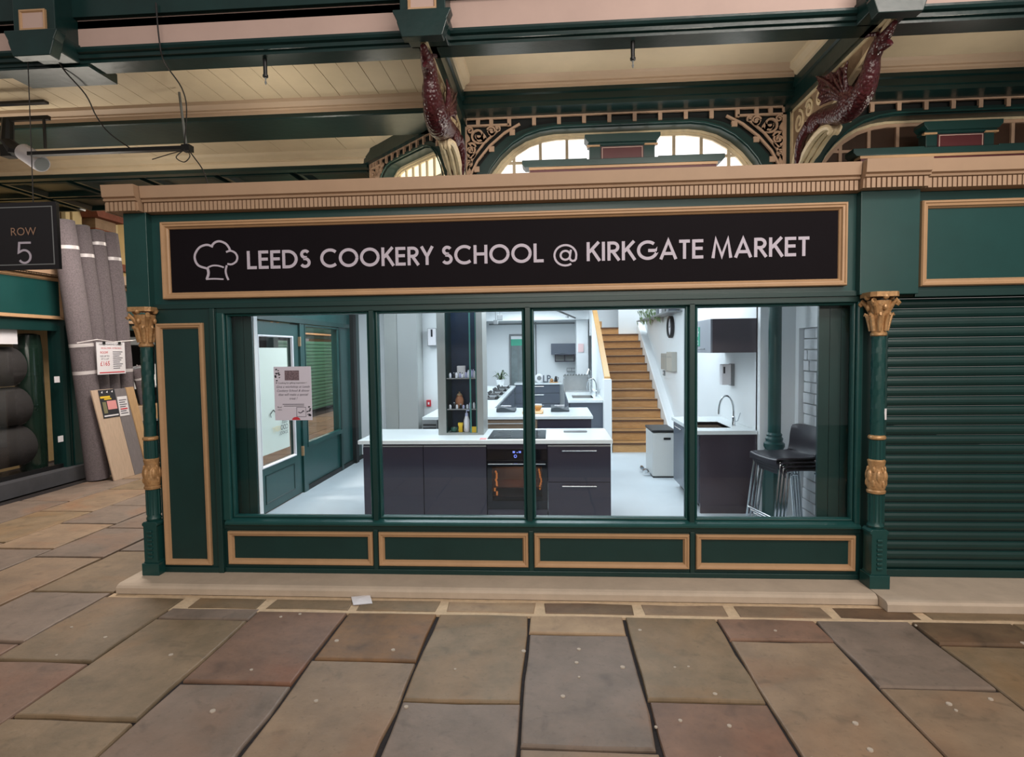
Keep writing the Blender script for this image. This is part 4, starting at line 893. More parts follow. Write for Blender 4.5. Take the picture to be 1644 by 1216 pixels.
struct(obj('wall_front', MB().box(-3.2, 2.6, 0.105, 0.118, 2.25, 2.9).box(-3.2, 2.6, 0.105, 0.118, ZF, .46), WHITE))
for nm, (a, b, c_, d) in dict(lower=(0.98, 1.05, 6.4, 11.6), upper=(0.98, 2.3, 6.32, 6.4)).items():
    struct(obj('wall_stairwell', bx(a, b, c_, d, 2.9 if nm == 'upper' else 2.98, 4.7), WHITE))
struct(obj('ceiling', bx(0.95, 2.35, 6.3, 11.7, 4.7, 4.8), WHITE))
# side wall of timber and glass on the aisle (faces into the shop, +X)
G5 = lambda a, b, c: (-3.2 - b, a, c)
ws = struct(obj('wall_left', MB(G5).box(0.1, 1.46, 0, .1, ZF, 3.0).box(1.46, 5.0, 0, .1, 2.24, 3.0).box(2.63, 2.76, -.03, .1, ZF, 2.24).box(4.02, 5.0, 0, .1, ZF, 2.24).box(2.76, 4.02, 0, .1, ZF, .66), GREEN))
obj('transom', MB(G5).box(1.4, 4.4, -.05, 0, 2.24, 2.30), GREEN_D, ws); obj('side_post', MB(G5).box(3.98, 4.06, -.03, 0, ZF, 2.3), GREEN_D, ws); obj('side_post', MB(G5).box(4.55, 4.68, -.06, 0, ZF, 2.5), DARKBD, ws)
obj('sill_rail', MB(G5).box(2.76, 4.02, -.04, .0, .64, .70), GREEN, ws); obj('skirting', MB(G5).box(2.64, 5.0, -.025, 0, ZF, .13), DARKBD, ws)
w = struct(obj('window_9', MB(G5).frame(2.78, 4.0, .68, 2.23, 0, [(0, 0), (0, .03), (.02, .03), (.03, 0)]), GREEN)); obj('pane', MB(G5).box(2.78, 4.0, .03, .036, .68, 2.23), GLASS, w)
dr = struct(obj('door_1', MB(G5).box(1.48, 1.60, -.01, .05, .085, 2.22).box(2.44, 2.61, -.01, .05, .085, 2.22).box(1.6, 2.44, -.01, .05, 2.06, 2.22).box(1.6, 2.44, -.01, .05, .085, .60), GREEN))
obj('lower_panel', MB(G5).frame(1.66, 2.40, .17, .50, -.01, [(0, 0), (0, .006), (.01, .008), (.02, 0), (.03, -.006)]), GREEN_D, dr)
obj('glass_bead', MB(G5).frame(1.585, 2.455, .585, 2.075, -.01, [(0, 0), (0, .01), (.012, .012), (.02, .002), (.022, -.02)]), STUFFW, dr)
obj('pane', MB(G5).box(1.6, 2.44, .02, .026, .6, 2.06), GLASS, dr)
obj('frosted_film', MB(G5).box(1.63, 2.33, .008, .012, .72, 1.93), FROST, dr)
q = MB(lambda a, b, c: (-3.194, 2.32 - a, c))   # cut-out lettering reads from the aisle, so it is reversed from in here
text(q, 'LEEDS', .055, .06, 1.03, 0, 'LEFT'); text(q, 'COO', .085, .05, .955, 0, 'LEFT'); text(q, 'SCHOOL', .055, .06, .90, 0, 'LEFT'); obj('cut_out_lettering', q, INKD, dr)
q = MB(lambda a, b, c: (-3.194, 2.32 - a, c)); text(q, 'KERY', .085, .245, .955, 0, 'LEFT'); obj('pale_cut_out_lettering', q, YTRIM, dr)
q = MB(lambda a, b, c: (-3.194, 2.32 - a, c)); q.stroke(smooth2([(.32, 1.12), (.30, 1.16), (.33, 1.19), (.38, 1.19), (.41, 1.21), (.45, 1.19), (.48, 1.17), (.47, 1.13)]), .012, 0, .001); obj('hat_cut_out', q, INK, dr)
for z in (.55, 1.95): obj('hinge', MB(G5).box(2.612, 2.632, -.04, -.005, z, z + .12), GOLD, dr)
# white end of the lining at the left of the window
obj('lining_end', bx(-2.55, -2.475, .16, .22, ZF, 2.9), WHITE, ws)

# ------------------------------------------------------------------ front island
t = thing('worktop', 'long white worktop of the front island, nearest the shop window', 'worktop', (-.65, 1.6, .93))
obj('slab', bx(-1.96, .605, 1.17, 2.01, .93, .97), WORKTOP, t, bev=.004)
def bar_handle(x0, x1, y, z, par, m=CHROME): obj('handle', MB().tube([(x0, y, z), (x1, y, z)], .006, 8).box(x0 + .02, x0 + .03, y, y + .025, z - .004, z + .004).box(x1 - .03, x1 - .02, y, y + .025, z - .004, z + .004), m, par)
def unit(label, x0, x1, y0, y1, m, fronts, grp=None, plinth=True, z1=.93):
    t = thing('base_cabinet', label, 'cabinet', ((x0 + x1) / 2, (y0 + y1) / 2, ZF), 0, grp)
    obj('carcass', bx(x0 + .001, x1 - .001, y0 + .02, y1, .17, z1), m, t)
    obj('plinth', bx(x0 + .001, x1 - .001, y0 + .06, y1, ZF, .17), m, t)
    if m is CAB and y0 < 2: obj('top_rail', bx(x0 + .002, x1 - .002, y0 + .005, y0 + .0195, .899, .912), STEEL, t)
    for nm, z0, za in fronts:
        f = obj(nm, bx(x0 + .002, x1 - .002, y0, y0 + .019, z0, za), m, t, bev=.0015)
        if nm == 'drawer': bar_handle((x0 + x1) / 2 - .17, (x0 + x1) / 2 + .17, y0 - .022, za - .035, f)
        elif nm == 'wide_drawer': bar_handle(x0 + .06, x1 - .06, y0 - .022, za - .04, f, STEEL)
    return t
unit('dark glossy island cabinet at its left end, behind the window mullion', -1.915, -1.295, 1.19, 1.96, CAB, [('door', .10, .895)], 'anthracite island units')
unit('dark glossy island cabinet immediately left of the oven', -1.293, -.652, 1.19, 1.96, CAB, [('door', .10, .895)], 'anthracite island units')
unit('dark glossy two-drawer island cabinet right of the oven', -.038, .588, 1.19, 1.96, CAB, [('drawer', .545, .895), ('drawer', .10, .54)], 'anthracite island units')
ov = thing('oven', 'black built-in oven with glazed door, in the middle of the island front', 'oven', (-.345, 1.5, ZF))
obj('housing', MB().box(-.648, -.042, 1.62, 1.95, .17, .93).box(-.648, -.6, 1.21, 1.62, .17, .93).box(-.09, -.042, 1.21, 1.62, .17, .93).box(-.6, -.09, 1.21, 1.62, .72, .93).box(-.6, -.09, 1.21, 1.62, .17, .34), CAB, ov)
obj('control_panel', bx(-.645, -.045, 1.187, 1.21, .765, .875), OVENB, ov)
obj('door', MB().box(-.645, -.595, 1.18, 1.21, .27, .755).box(-.095, -.045, 1.18, 1.21, .27, .755).box(-.595, -.095, 1.18, 1.21, .70, .755).box(-.595, -.095, 1.18, 1.21, .27, .355), OVENB, ov)
obj('door_glass', bx(-.595, -.095, 1.19, 1.196, .355, .70), glass_mat('oven_door_glass', (.55, .5, .48, 1)), ov)
bar_handle(-.63, -.06, 1.14, .735, ov)
obj('toe_panel', bx(-.645, -.045, 1.20, 1.22, .09, .262), CAB, ov)
obj('cavity_back', bx(-.6, -.09, 1.60, 1.62, .34, .72), mat('oven_cavity', (120, 108, 100), .5), ov)
obj('oven_shelf', MB().box(-.6, -.09, 1.25, 1.6, .47, .476).box(-.6, -.09, 1.25, 1.6, .38, .386), mat('oven_tray', (120, 84, 70), .4, metal=.4), ov)
q = MB(); random.seed(2)
for k in range(12): q.sphere((-.572 + random.uniform(-.01, .016), 1.26 + k * .01, .40 + k * .019), (.011, .008, .014), 6, 5)
for k in range(9): q.sphere((-.118 + random.uniform(-.012, .012), 1.26 + k * .01, .46 + k * .022), (.010, .008, .014), 6, 5)
obj('amber_glow_beads', q, GLOW, ov)  # emissive amber beads added for the warm glow spots in the oven window
q = MB()
for k, x in enumerate((-.385, -.372, -.345, -.325, -.312)): q.box(x, x + .007, 1.184, 1.187, .838, .838 + (.018 if k != 2 else .008))
q.tube([(-.36 + .013 * math.cos(a), 1.184, .805 + .013 * math.sin(a)) for a in [j * math.pi / 8 for j in range(16)]], .002, 5, closed=True)
obj('display', q, DIGIT, ov)
t = thing('hob', 'flat black glass hob on the front island worktop above the oven', 'hob', (-.35, 1.55, .97))
obj('glass_plate', bx(-.645, -.055, 1.25, 1.86, .9705, .976), mat('hob_glass', (30, 32, 36), .06), t, bev=.001)
q = MB()
for x, y, r in ((-.5, 1.4, .09), (-.2, 1.4, .075), (-.5, 1.7, .075), (-.2, 1.7, .09)): q.tube([(x + r * math.cos(a * .2618), y + r * math.sin(a * .2618), .9765) for a in range(24)], .0015, 4, closed=True)
obj('zone_rings', q, GREYD, t)
t = thing('tablet_tray', 'slim grey tray lying on the right part of the front worktop', 'tray', (.26, 1.75, .97)); obj('tray', MB().box(.135, .385, 1.68, 1.83, .970, .976).frame(.135, .385, .976, .986, 1.68, [(0, 0), (.004, 0)]), GREYD, t, bev=.003)
t = tag(obj('pink_card', bx(-.72, -.655, 1.21, 1.30, .9702, .9745), PINKP), 'small pink card at the left edge of the hob', 'card')

# boxed mirrored pillar; niche, shelves and bottles model its reflection of the hall
dp = thing('mirrored_pillar', 'grey boxed pillar with a dark niche modelling its mirror reflection, rising from the worktop', 'pillar', (-.95, 1.75, .97))
obj('side', bx(-1.20, -1.115, 1.53, 1.95, .97, 2.9), GREYP, dp); obj('side', bx(-.78, -.715, 1.53, 1.95, .97, 2.9), GREYP, dp)
obj('back', bx(-1.115, -.78, 1.88, 1.95, .97, 2.9), NAVY, dp)
obj('niche_base', bx(-1.115, -.78, 1.53, 1.88, .97, .99), GREYP, dp)
obj('niche_side', bx(-1.115, -1.108, 1.55, 1.88, .99, 2.9), GREEN_D, dp); obj('niche_side', bx(-.787, -.78, 1.55, 1.88, .99, 2.9), GREEN_D, dp)
obj('corner_trim', MB().box(-.86, -.845, 1.55, 1.57, .99, 2.9), mat('green_glass_edge', (70, 130, 124), .2), dp); obj('corner_trim', MB().box(-.795, -.787, 1.55, 1.57, .99, 2.9), bpy.data.materials['green_glass_edge'], dp)
for z in (1.235, 1.565): obj('shelf', bx(-1.106, -.79, 1.56, 1.87, z, z + .012), GLASS_T, dp); obj('shelf_edge', bx(-1.106, -.79, 1.553, 1.56, z, z + .012), GREYD, dp)
BOT = [mat('white_bottle', (226, 228, 240), .3), mat('lilac_bottle', (184, 186, 224), .3), mat('dark_bottle', (40, 44, 50), .2)]
def bottle(x, y, z, r, hh, m, lab, grp):
    t = thing('bottle', lab, 'bottle', (x, y, z), 0, grp)
    obj('body', MB().lathe(0, 0, [(r * .9, 0), (r, .003), (r, hh * .62), (r * .45, hh * .78), (r * .4, hh * .86)], 10), m, t, local=True, smooth=True)
    obj('cap', MB().lathe(0, 0, [(r * .5, hh * .86), (r * .5, hh)], 8), BOT[2] if m is not BOT[2] else BOT[0], t, local=True)
random.seed(4)
for k in range(9): bottle(-1.075 + k * .033, 1.60 + .05 * (k % 2), 1.577, .013, random.uniform(.05, .10), BOT[[0, 2, 0, 1, 0, 1, 0, 1, 0][k]], ['leftmost','second','third','fourth','fifth','sixth','seventh','eighth','ninth'][k] + ' small reflection bottle from the left on the upper niche shelf', 'reflection bottles on the upper niche shelf')
for k in range(8): bottle(-1.08 + k * .036, 1.60 + .04 * (k % 2), 1.247, .013, random.uniform(.04, .08), BOT[[0, 2, 0, 2, 1, 0, 1, 0][k]], ['leftmost','second','third','fourth','fifth','sixth','seventh','eighth','ninth'][k] + ' small reflection bottle from the left on the lower niche shelf', 'reflection bottles on the lower niche shelf')
tag(obj('white_carton', bx(-1.02, -.93, 1.72, 1.80, 1.578, 1.70), STUFFW, bev=.003), 'white carton behind the bottles on the upper shelf of the reflection niche', 'carton')
tag(obj('lilac_carton', bx(-.90, -.83, 1.70, 1.79, 1.578, 1.66), BOT[1], bev=.003), 'lilac carton behind the bottles on the upper shelf of the reflection niche, right end', 'carton')
t = thing('terracotta_jar', 'terracotta coloured jar on the lower shelf of the reflection niche', 'jar', (-1.0, 1.74, 1.247)); obj('jar', MB().lathe(0, 0, [(.03, 0), (.045, .02), (.048, .08), (.03, .12), (.034, .13)], 14), TERRA, t, local=True, smooth=True); obj('lid', MB().lathe(0, 0, [(.034, .13), (.02, .15), (.008, .155), (.01, .17)], 12), STONE, t, local=True)
tag(obj('yellow_box', bx(-1.0, -.95, 1.60, 1.65, 1.06, 1.09).box(-.995, -.955, 1.605, 1.645, .99, 1.06), YEL), 'small yellow box at the bottom of the reflection niche', 'box')
t = thing('bottle', 'tall white bottle at the bottom of the reflection niche', 'bottle', (-.91, 1.64, .99)); obj('body', MB().lathe(0, 0, [(.03, 0), (.034, .01), (.034, .12), (.018, .17)], 12), BOT[0], t, local=True, smooth=True); obj('pump', MB().lathe(0, 0, [(.018, .17), (.016, .2), (.006, .205), (.006, .23)], 8).box(-.005, .03, -.006, .006, .225, .236), BOT[1], t, local=True)
tag(obj('card_holder', MB().ext([(1.58, .99), (1.62, .99), (1.60, 1.05)], 'x', -.86, -.80), YEL), 'small yellow tent card at bottom right of the reflection niche', 'card')
tag(obj('glass_bowl', MB().lathe(-1.045, 1.62, [(.02, .99), (.035, 1.0), (.045, 1.04), (.043, 1.04), (.033, 1.005), (.018, .996)], 14), mat('green_glass_bowl', (60, 100, 90), .1), smooth=True), 'little dark green bowl at bottom left of the reflection niche', 'bowl')

# ------------------------------------------------------------------ second island, left run, back run
t = thing('worktop', 'white L-shaped worktop of the second island and the left kitchen run', 'worktop', (-.5, 4, .93))
obj('island_slab', bx(-1.75, .56, 3.2, 4.36, .93, .97), WORKTOP, t, bev=.004); obj('run_slab', bx(-1.75, -.875, 4.362, 9.9, .93, .97), WORKTOP, t, bev=.004)
unit('taupe wood cabinet with a wide drawer at the left of the second island', -1.0, -.185, 3.22, 4.3, WOODB, [('wide_drawer', .70, .915), ('wide_drawer', .10, .69)])
unit('dark glossy cabinet at the right of the second island', -.183, .54, 3.22, 4.3, CAB, [('door', .10, .915)])
t = thing('base_cabinet', 'row of slate grey units under the left kitchen run', 'cabinet', (-1.3, 7, ZF)); obj('carcass', bx(-1.74, -.92, 4.38, 9.85, ZF, .93), CAB_M, t)
for k in range(9): obj('door', bx(-.92, -.90, 4.4 + k * .6, 4.99 + k * .6, .17, .915), CAB_M, t, bev=.002)
for k in range(9): obj('handle', MB().tube([(-.885, 4.6 + k * .6, .86), (-.885, 4.8 + k * .6, .86)], .006, 6), CHROME, t)
for k, y in enumerate((6.2, 7.2, 8.2, 9.15)):
    t = thing('griddle_pan', ['nearest of the four black griddle pans along the left worktop', 'second nearest black griddle pan along the left worktop', 'third black griddle pan along the left worktop', 'farthest black griddle pan, next to the plant pot'][k], 'pan', (-1.12, y, .97), 0, 'black pans on the left kitchen run')
    obj('pan', MB().ext([(-.11, 0), (.11, 0), (.14, .06), (.125, .06), (.10, .012), (-.10, .012), (-.125, .06), (-.14, .06)], 'y', -.30, .30), BLACK, t, local=True); obj('burner', MB().box(-.16, .16, -.36, .36, -.0, .006), OVENB, t, local=True)
    obj('handle', MB().tube([(.0, -.30, .045), (.0, -.42, .07)], .012, 6), BLACK, t, local=True)
t = thing('potted_plant', 'green leafy plant in a white pot at the far end of the left worktop', 'plant', (-1.25, 9.8, .97)); obj('pot', MB().lathe(0, 0, [(.08, 0), (.11, .16), (.10, .16), (.07, .02)], 14), WHITE_G, t, local=True); q = MB(); random.seed(8)
for k in range(26):
    a = random.uniform(0, 6.28); r = random.uniform(.08, .30); hh = random.uniform(.18, .42); c, s_ = math.cos(a), math.sin(a)
    q.add([(0, 0, .14), (c * r * .6 - s_ * .03, s_ * r * .6 + c * .03, hh * .95), (c * r, s_ * r, hh * .75), (c * r * .6 + s_ * .03, s_ * r * .6 - c * .03, hh * .95)], [(0, 1, 2, 3)])
obj('foliage', q, mat('dark_leaf', (74, 92, 66), .5), t, local=True)
def apron(label, x, y, w, d):
    t = thing('folded_apron', label, 'apron', (x, y, .97), 0, 'folded dark aprons on the second island')
    q = MB(); n = 10; vs = []
    for s_ in (0, 1):
        for j in range(5):
            for i in range(n + 1):
                u = i / n; vs.append((-w / 2 + w * u, -d / 2 + d * j / 4, (.002 if s_ == 0 else .045 + .022 * math.sin(u * 5 + j * .4) + .012 * (j % 2)) * 1.0))
    m_ = n + 1; fs = []
    for j in range(4):
        for i in range(n):
            a = j * m_ + i; fs.append((a, a + m_, a + m_ + 1, a + 1)); b = a + 5 * m_; fs.append((b, b + 1, b + m_ + 1, b + m_))
    o5 = 5 * m_
    for i in range(n): fs += [(i, i + 1, o5 + i + 1, o5 + i), (4 * m_ + i + 1, 4 * m_ + i, o5 + 4 * m_ + i, o5 + 4 * m_ + i + 1)]
    for j in range(4): fs += [(j * m_ + m_, j * m_, o5 + j * m_, o5 + j * m_ + m_), (j * m_ + n, j * m_ + m_ + n, o5 + j * m_ + m_ + n, o5 + j * m_ + n)]
    obj('cloth', q.add(vs, fs), mat('slate_apron' + str(x), (62, 70, 76), .8), t, local=True, smooth=True); obj('strap', MB().box(-w * .3, w * .25, -.02, .02, .066, .082), STUFFW, t, local=True)
apron('folded dark grey apron on the left half of the second island', -.65, 3.9, .27, .34); apron('folded dark grey apron on the right half of the second island', .13, 3.9, .26, .34)
t = thing('wooden_tray', 'pale wooden board with white bowls in the middle of the second island', 'board', (-.26, 3.75, .97)); obj('board', bx(-.40, -.11, 3.5, 4.0, .97, .985), OAKL, t, bev=.004)
obj('slat_rack', MB().box(-.40, -.385, 3.5, 4.0, .985, 1.0).box(-.125, -.11, 3.5, 4.0, .985, 1.0), OAKL, t)
for k, (x, y) in enumerate(((-.31, 3.62), (-.19, 3.85), (-.20, 4.1))):
    tag(obj('bowl', MB().lathe(x, y, [(.03, .9855 if k < 2 else .9705), (.055, 1.02), (.065, 1.05), (.06, 1.05), (.05, 1.02), (.025, .995)], 14), WHITE_G if k != 1 else OAKL, smooth=True), ['white bowl at the front of the pale wooden board', 'light wooden bowl on the pale wooden board', 'white bowl behind the pale wooden board'][k], 'bowl')
# back run
bc = unit('slate grey three-drawer cabinet against the back wall', -.95, .24, 10.9, 11.5, CAB_M, [('drawer', .70, .915), ('drawer', .42, .69), ('drawer', .17, .41)])
t = thing('worktop', 'white worktop on the slate cabinet at the back wall', 'worktop', (-.3, 11.2, .93)); obj('slab', bx(-.97, .30, 10.87, 11.55, .93, .97), WORKTOP, t)
t = thing('plate', 'round white plate standing against the back wall', 'plate', (-.31, 11.15, .97)); obj('dish', MB(lambda a, b, c: (-.31 + a, 11.15 + c * .9 + b * .15, 1.09 + b)).lathe(0, 0, [(.12, 0), (.10, -.012), (.05, -.006), (.0, -.006)], 18, cap=False), WHITE_G, t, smooth=True); obj('well', MB(lambda a, b, c: (-.31 + a, 11.13 + c * .9 + b * .15, 1.09 + b)).lathe(0, 0, [(.06, 0), (.058, -.004)], 16), GREYD, t)
for k, (ch_, x) in enumerate((('L', -.19), ('P', -.085))):
    q = MB(); q.stroke([(x, .97), (x, 1.17)], .035, 11.1, 11.14)
    if ch_ == 'L': q.stroke([(x, .987), (x + .085, .987)], .034, 11.1, 11.14)
    else: q.stroke([(x, 1.155), (x + .035, 1.155)] + arc(x + .035, 1.115, .04, 90, -90, 10) + [(x, 1.075)], .032, 11.1, 11.14)
    tag(obj('standing_letter', q, CAB_M), 'grey standing letter %s on the back worktop' % ch_, 'letter')
t = thing('bread_board', 'wooden board with loaves on the back worktop, right of the letters', 'board', (.07, 11.1, .97)); obj('board', bx(-.03, .20, 11.0, 11.2, .97, .99), OAK, t)
tag(obj('loaf', MB().sphere((.03, 11.08, 1.03), (.05, .07, .045), 10, 6).sphere((.02, 11.08, 1.055), (.03, .06, .03), 8, 5), OAK, smooth=True), 'golden loaf on the back wooden board', 'bread')
t = thing('coffee_pot', 'small black coffee pot at the right end of the back board', 'pot', (.14, 11.08, .99)); obj('pot', MB().lathe(0, 0, [(.045, 0), (.05, .02), (.035, .10), (.02, .15)], 12), BLACK, t, local=True); obj('handle', MB().tube([(.03, 0, .13), (.07, 0, .11), (.06, 0, .04)], .008, 6), BLACK, t, local=True)
t = thing('wall_cupboard', 'slate wall cupboard with an open framed shelf below, on the back wall', 'cupboard', (.3, 11.4, 1.6)); obj('cabinet', bx(.02, .68, 11.25, 11.6, 1.72, 2.02), CAB_M, t, bev=.003); obj('handle', MB().tube([(.12, 11.23, 1.75), (.42, 11.23, 1.75)], .006, 6), CHROME, t)
q = MB().frame(.12, .66, 1.52, 1.73, 11.28, [(0, 0), (0, .02), (.025, .02), (.025, -.2)]); q.box(.375, .40, 11.27, 11.5, 1.53, 1.72); obj('open_frame', q, CAB, t)
obj('tile_back', bx(.14, .64, 11.5, 11.58, 1.53, 1.72), GREYP, t)
obj('panel_stile', bx(-.42, -.38, 11.57, 11.6, ZF, 2.62), GREYD, wb); obj('panel_stile', bx(.70, .74, 11.57, 11.6, ZF, 2.62), GREYD, wb); obj('picture_rail', bx(-1.7, .74, 11.56, 11.6, 2.56, 2.60), GREYD, wb)
# glazed back door with a green fascia beyond
d2 = struct(obj('door_2', MB().frame(-1.14, -.62, ZF, 2.3, 11.59, [(0, 0), (0, .04), (.04, .04), (.05, .0)]), GREYD))
obj('glass_view', bx(-1.10, -.66, 11.585, 11.592, .1, 2.0), mat('dim_street_glass', (120, 132, 134), .15, var=.25, scale=3), d2); obj('green_fascia_beyond', bx(-1.10, -.66, 11.58, 11.59, 1.98, 2.16), mat('jade_board', (60, 170, 140), .5), d2); obj('door_bar', bx(-.9, -.88, 11.56, 11.58, .1, 1.95), GREYD, d2); obj('lit_head', bx(-1.10, -.66, 11.58, 11.59, 2.16, 2.25), WHITE_G, d2)
# track light under the rear ceiling
t = thing('track_light', 'dark diagonal track with spot under the rear kitchen ceiling', 'lamp', (.45, 9.5, 2.66)); obj('track', MB().tube([(.12, 7.2, 2.66), (.80, 12.0 - .6, 2.66)], .022, 6), BLACK, t); obj('spot', MB().tube([(.40, 9.2, 2.64), (.40, 9.2, 2.60)], .04, 8), GREYD, t); obj('drop', MB().box(.11, .13, 7.19, 7.21, 2.66, 2.9).box(.79, .81, 11.35, 11.37, 2.66, 2.9), BLACK, t)
for k, (x, y, z) in enumerate(((-.93, 6.2, 2.42), (-1.25, 8.8, 2.46))):
    t = thing('ceiling_spot', ['nearer small dark ceiling spot above the left kitchen run', 'farther small dark ceiling spot above the left kitchen run'][k], 'lamp', (x, y, z)); obj('body', bx(x - .05, x + .05, y - .05, y + .05, z, z + .10), GREYD, t, bev=.01); obj('stem', bx(x - .01, x + .01, y - .01, y + .01, z + .1, 2.9), GREYD, t)
# sink run in front of the stair
t = thing('base_cabinet', 'slate sink unit at right of the kitchen, against the stair', 'cabinet', (.6, 7.2, ZF)); obj('carcass', bx(.34, .90, 5.62, 8.8, ZF, .77), CAB_M, t); obj('end_panel', bx(.335, .905, 5.60, 5.62, ZF, .93), CAB_M, t, bev=.002)
for k in range(5): obj('door', bx(.315, .34, 5.66 + k * .62, 6.26 + k * .62, .17, .915), CAB_M, t); obj('handle', MB().tube([(.305, 5.7 + k * .62, .86), (.305, 5.85 + k * .62, .86)], .006, 6), CHROME, t)
t = thing('worktop', 'white worktop with an inset sink, right of the kitchen by the stair', 'worktop', (.6, 7.2, .93)); obj('slab', MB().box(.30, .40, 5.56, 8.85, .93, .97).box(.78, .90, 5.56, 8.85, .93, .97).box(.40, .78, 5.56, 6.05, .93, .97).box(.40, .78, 6.75, 8.85, .93, .97), WORKTOP, t)
obj('sink_bowl', MB().box(.40, .78, 6.05, 6.75, .78, .79).box(.395, .40, 6.05, 6.75, .78, .965).box(.78, .785, 6.05, 6.75, .78, .965).box(.4, .78, 6.05, 6.055, .78, .965).box(.4, .78, 6.745, 6.75, .78, .965), STEEL, t)
t = thing('dish_rack', 'large open steel drying tray standing behind the far sink', 'rack', (.55, 7.6, .97)); obj('tray', MB().box(.27, .84, 8.0, 8.02, .97, 1.31).box(.27, .29, 7.5, 8.0, .97, 1.26).box(.80, .82, 7.5, 8.0, .97, 1.26).box(.27, .82, 7.5, 8.0, .971, .985), STEEL, t); q = MB()
for k in range(9): q.tube([(.30 + k * .06, 7.98, 1.30), (.31 + k * .06, 7.96, 1.33), (.32 + k * .06, 7.98, 1.30)], .01, 5)
obj('hooks', q, GREYD, t)
def tap(label, x, y, z, r, hh, dirx, diry):
    t = thing('tap', label, 'tap', (x, y, z)); pts = [(0, 0, 0), (0, 0, hh * .5)] + [(dirx * (r - r * math.cos(R(a))), diry * (r - r * math.cos(R(a))), hh * .5 + .0 + (hh * .5) * math.sin(R(a))) for a in range(0, 181, 20)] + [(dirx * 2 * r, diry * 2 * r, hh * .36)]
    obj('spout', MB().tube(pts, .011, 9), CHROME, t, local=True, smooth=True); obj('base', MB().lathe(0, 0, [(.024, 0), (.024, .01), (.018, .015), (.018, .10), (.013, .11)], 12), CHROME, t, local=True); obj('lever', MB().tube([(.015, 0, .05), (.045, 0, .055), (.075, 0, .15)], .006, 6), CHROME, t, local=True)
tap('tall chrome tap of the far sink by the stair', .86, 6.4, .97, .09, .34, -1, 0)
q = MB()
for k in range(14): q.tube([(.80 + .03 * math.cos(a * .785), 7.1 + .03 * math.sin(a * .785), 1.0 + k * .02) for a in range(8)], .007, 5, closed=True)
t = thing('spray_hose', 'coiled steel spray hose beside the far sink', 'hose', (.8, 7.1, .97)); obj('coil', q, STEEL, t); obj('riser', MB().tube([(.80, 7.1, .97), (.80, 7.1, 1.42), (.76, 7.05, 1.46), (.72, 7.02, 1.36)], .01, 6), CHROME, t)
t = thing('glass_shelf_rail', 'thin wire shelf with glasses on the wall above the far sink', 'shelf', (.5, 11.2, 1.3)); q = MB()
for z in (1.25, 1.34): q.tube([(.45, 11.5, z), (.97, 11.5, z)], .008, 5)
for k in range(5): q.tube([(.45 + k * .13, 11.5, 1.25), (.45 + k * .13, 11.5, 1.34)], .006, 5)
q.box(.45, .97, 11.48, 11.6, 1.235, 1.25); obj('rail', q, GREYD, t)
tag(obj('wall_notice', bx(.72, .86, 10.55, 10.57, 1.78, 2.0), mat('faded_notice', (228, 196, 196), .7)), 'small pale red notice on the pier left of the stair', 'notice')
obj('pier', bx(.68, .98, 10.57, 11.6, ZF, 2.9), WHITE, wb)

# left background: tall grey fridge, dispenser, red call point
t = thing('tall_fridge', 'tall grey cabinet with one long door at the left, before the white wall', 'fridge', (-2.4, 4.75, ZF)); obj('body', bx(-2.66, -2.12, 4.6, 4.99, ZF, 2.7), GREYP, t, bev=.006); obj('door', bx(-2.44, -2.125, 4.585, 4.6, .12, 2.66), mat('grey_fridge_door', (158, 162, 162), .35), t, bev=.004); obj('door', bx(-2.655, -2.445, 4.585, 4.6, .12, 2.66), GREYP, t, bev=.004); obj('seam_handle', bx(-2.455, -2.44, 4.57, 4.585, .9, 1.5), GREYP, t)
t = thing('towel_dispenser', 'white paper towel dispenser with a dark slot on the wall left of the pillar', 'dispenser', (-1.93, 4.93, 1.94)); obj('case', bx(-2.01, -1.86, 4.86, 5.0, 1.95, 2.24), GREYD, t, bev=.008); obj('cover', bx(-2.0, -1.87, 4.85, 4.86, 1.96, 2.23), STUFFW, t); obj('window_slot', bx(-1.95, -1.92, 4.842, 4.85, 2.10, 2.22), INKD, t)
t = thing('call_point', 'small red and white switch box on the wall left of the pillar', 'switch', (-2.03, 4.97, .96)); obj('box', bx(-2.07, -2.0, 4.96, 5.0, .94, 1.05), RED, t, bev=.004); obj('button', bx(-2.045, -2.02, 4.952, 4.96, .975, 1.015), STUFFW, t)
t = thing('fan_heater', 'grey metal heater by the wall behind the left end of the island', 'heater', (-1.95, 4.6, ZF)); obj('case', bx(-2.05, -1.80, 4.5, 4.8, ZF + .0, .78), GREYD, t, bev=.01)
q = MB()
for k in range(8): q.box(-2.03, -1.82, 4.49, 4.50, .30 + k * .055, .32 + k * .055)
obj('grille', q, BLACK, t)

# ------------------------------------------------------------------ staircase
st = thing('staircase', 'oak staircase rising away between white walls', 'staircase', (1.55, 5.5, ZF)); rs_, tr = .164, .30; XA, XB = 1.06, 2.04
for k in range(13):
    y = 5.5 + k * tr; z = ZF + k * rs_
    obj('riser', bx(XA, XB, y, y + .02, z, z + rs_ - .03), OAK, st)
    obj('tread', bx(XA, XB, y - .018, y + tr, z + rs_ - .03, z + rs_ - .004), OAK, st, bev=.004)
    obj('nosing', bx(XA, XB, y - .022, y + .012, z + rs_ - .034, z + rs_ - .001), TREADE, st)
y = 5.5 + 13 * tr; z = ZF + 13 * rs_
obj('winder', bx(XA, 1.62, y, y + .02, z, z + rs_ - .03), OAK, st); obj('winder', bx(XA, 1.62, y - .02, y + .9, z + rs_ - .03, z + rs_), TREADE, st)
obj('winder', MB().ext([(XA, z + rs_), (1.26, z + rs_), (1.26, z + 2 * rs_), (XA, z + 2 * rs_)], 'y', y + .35, y + .38), OAK, st)
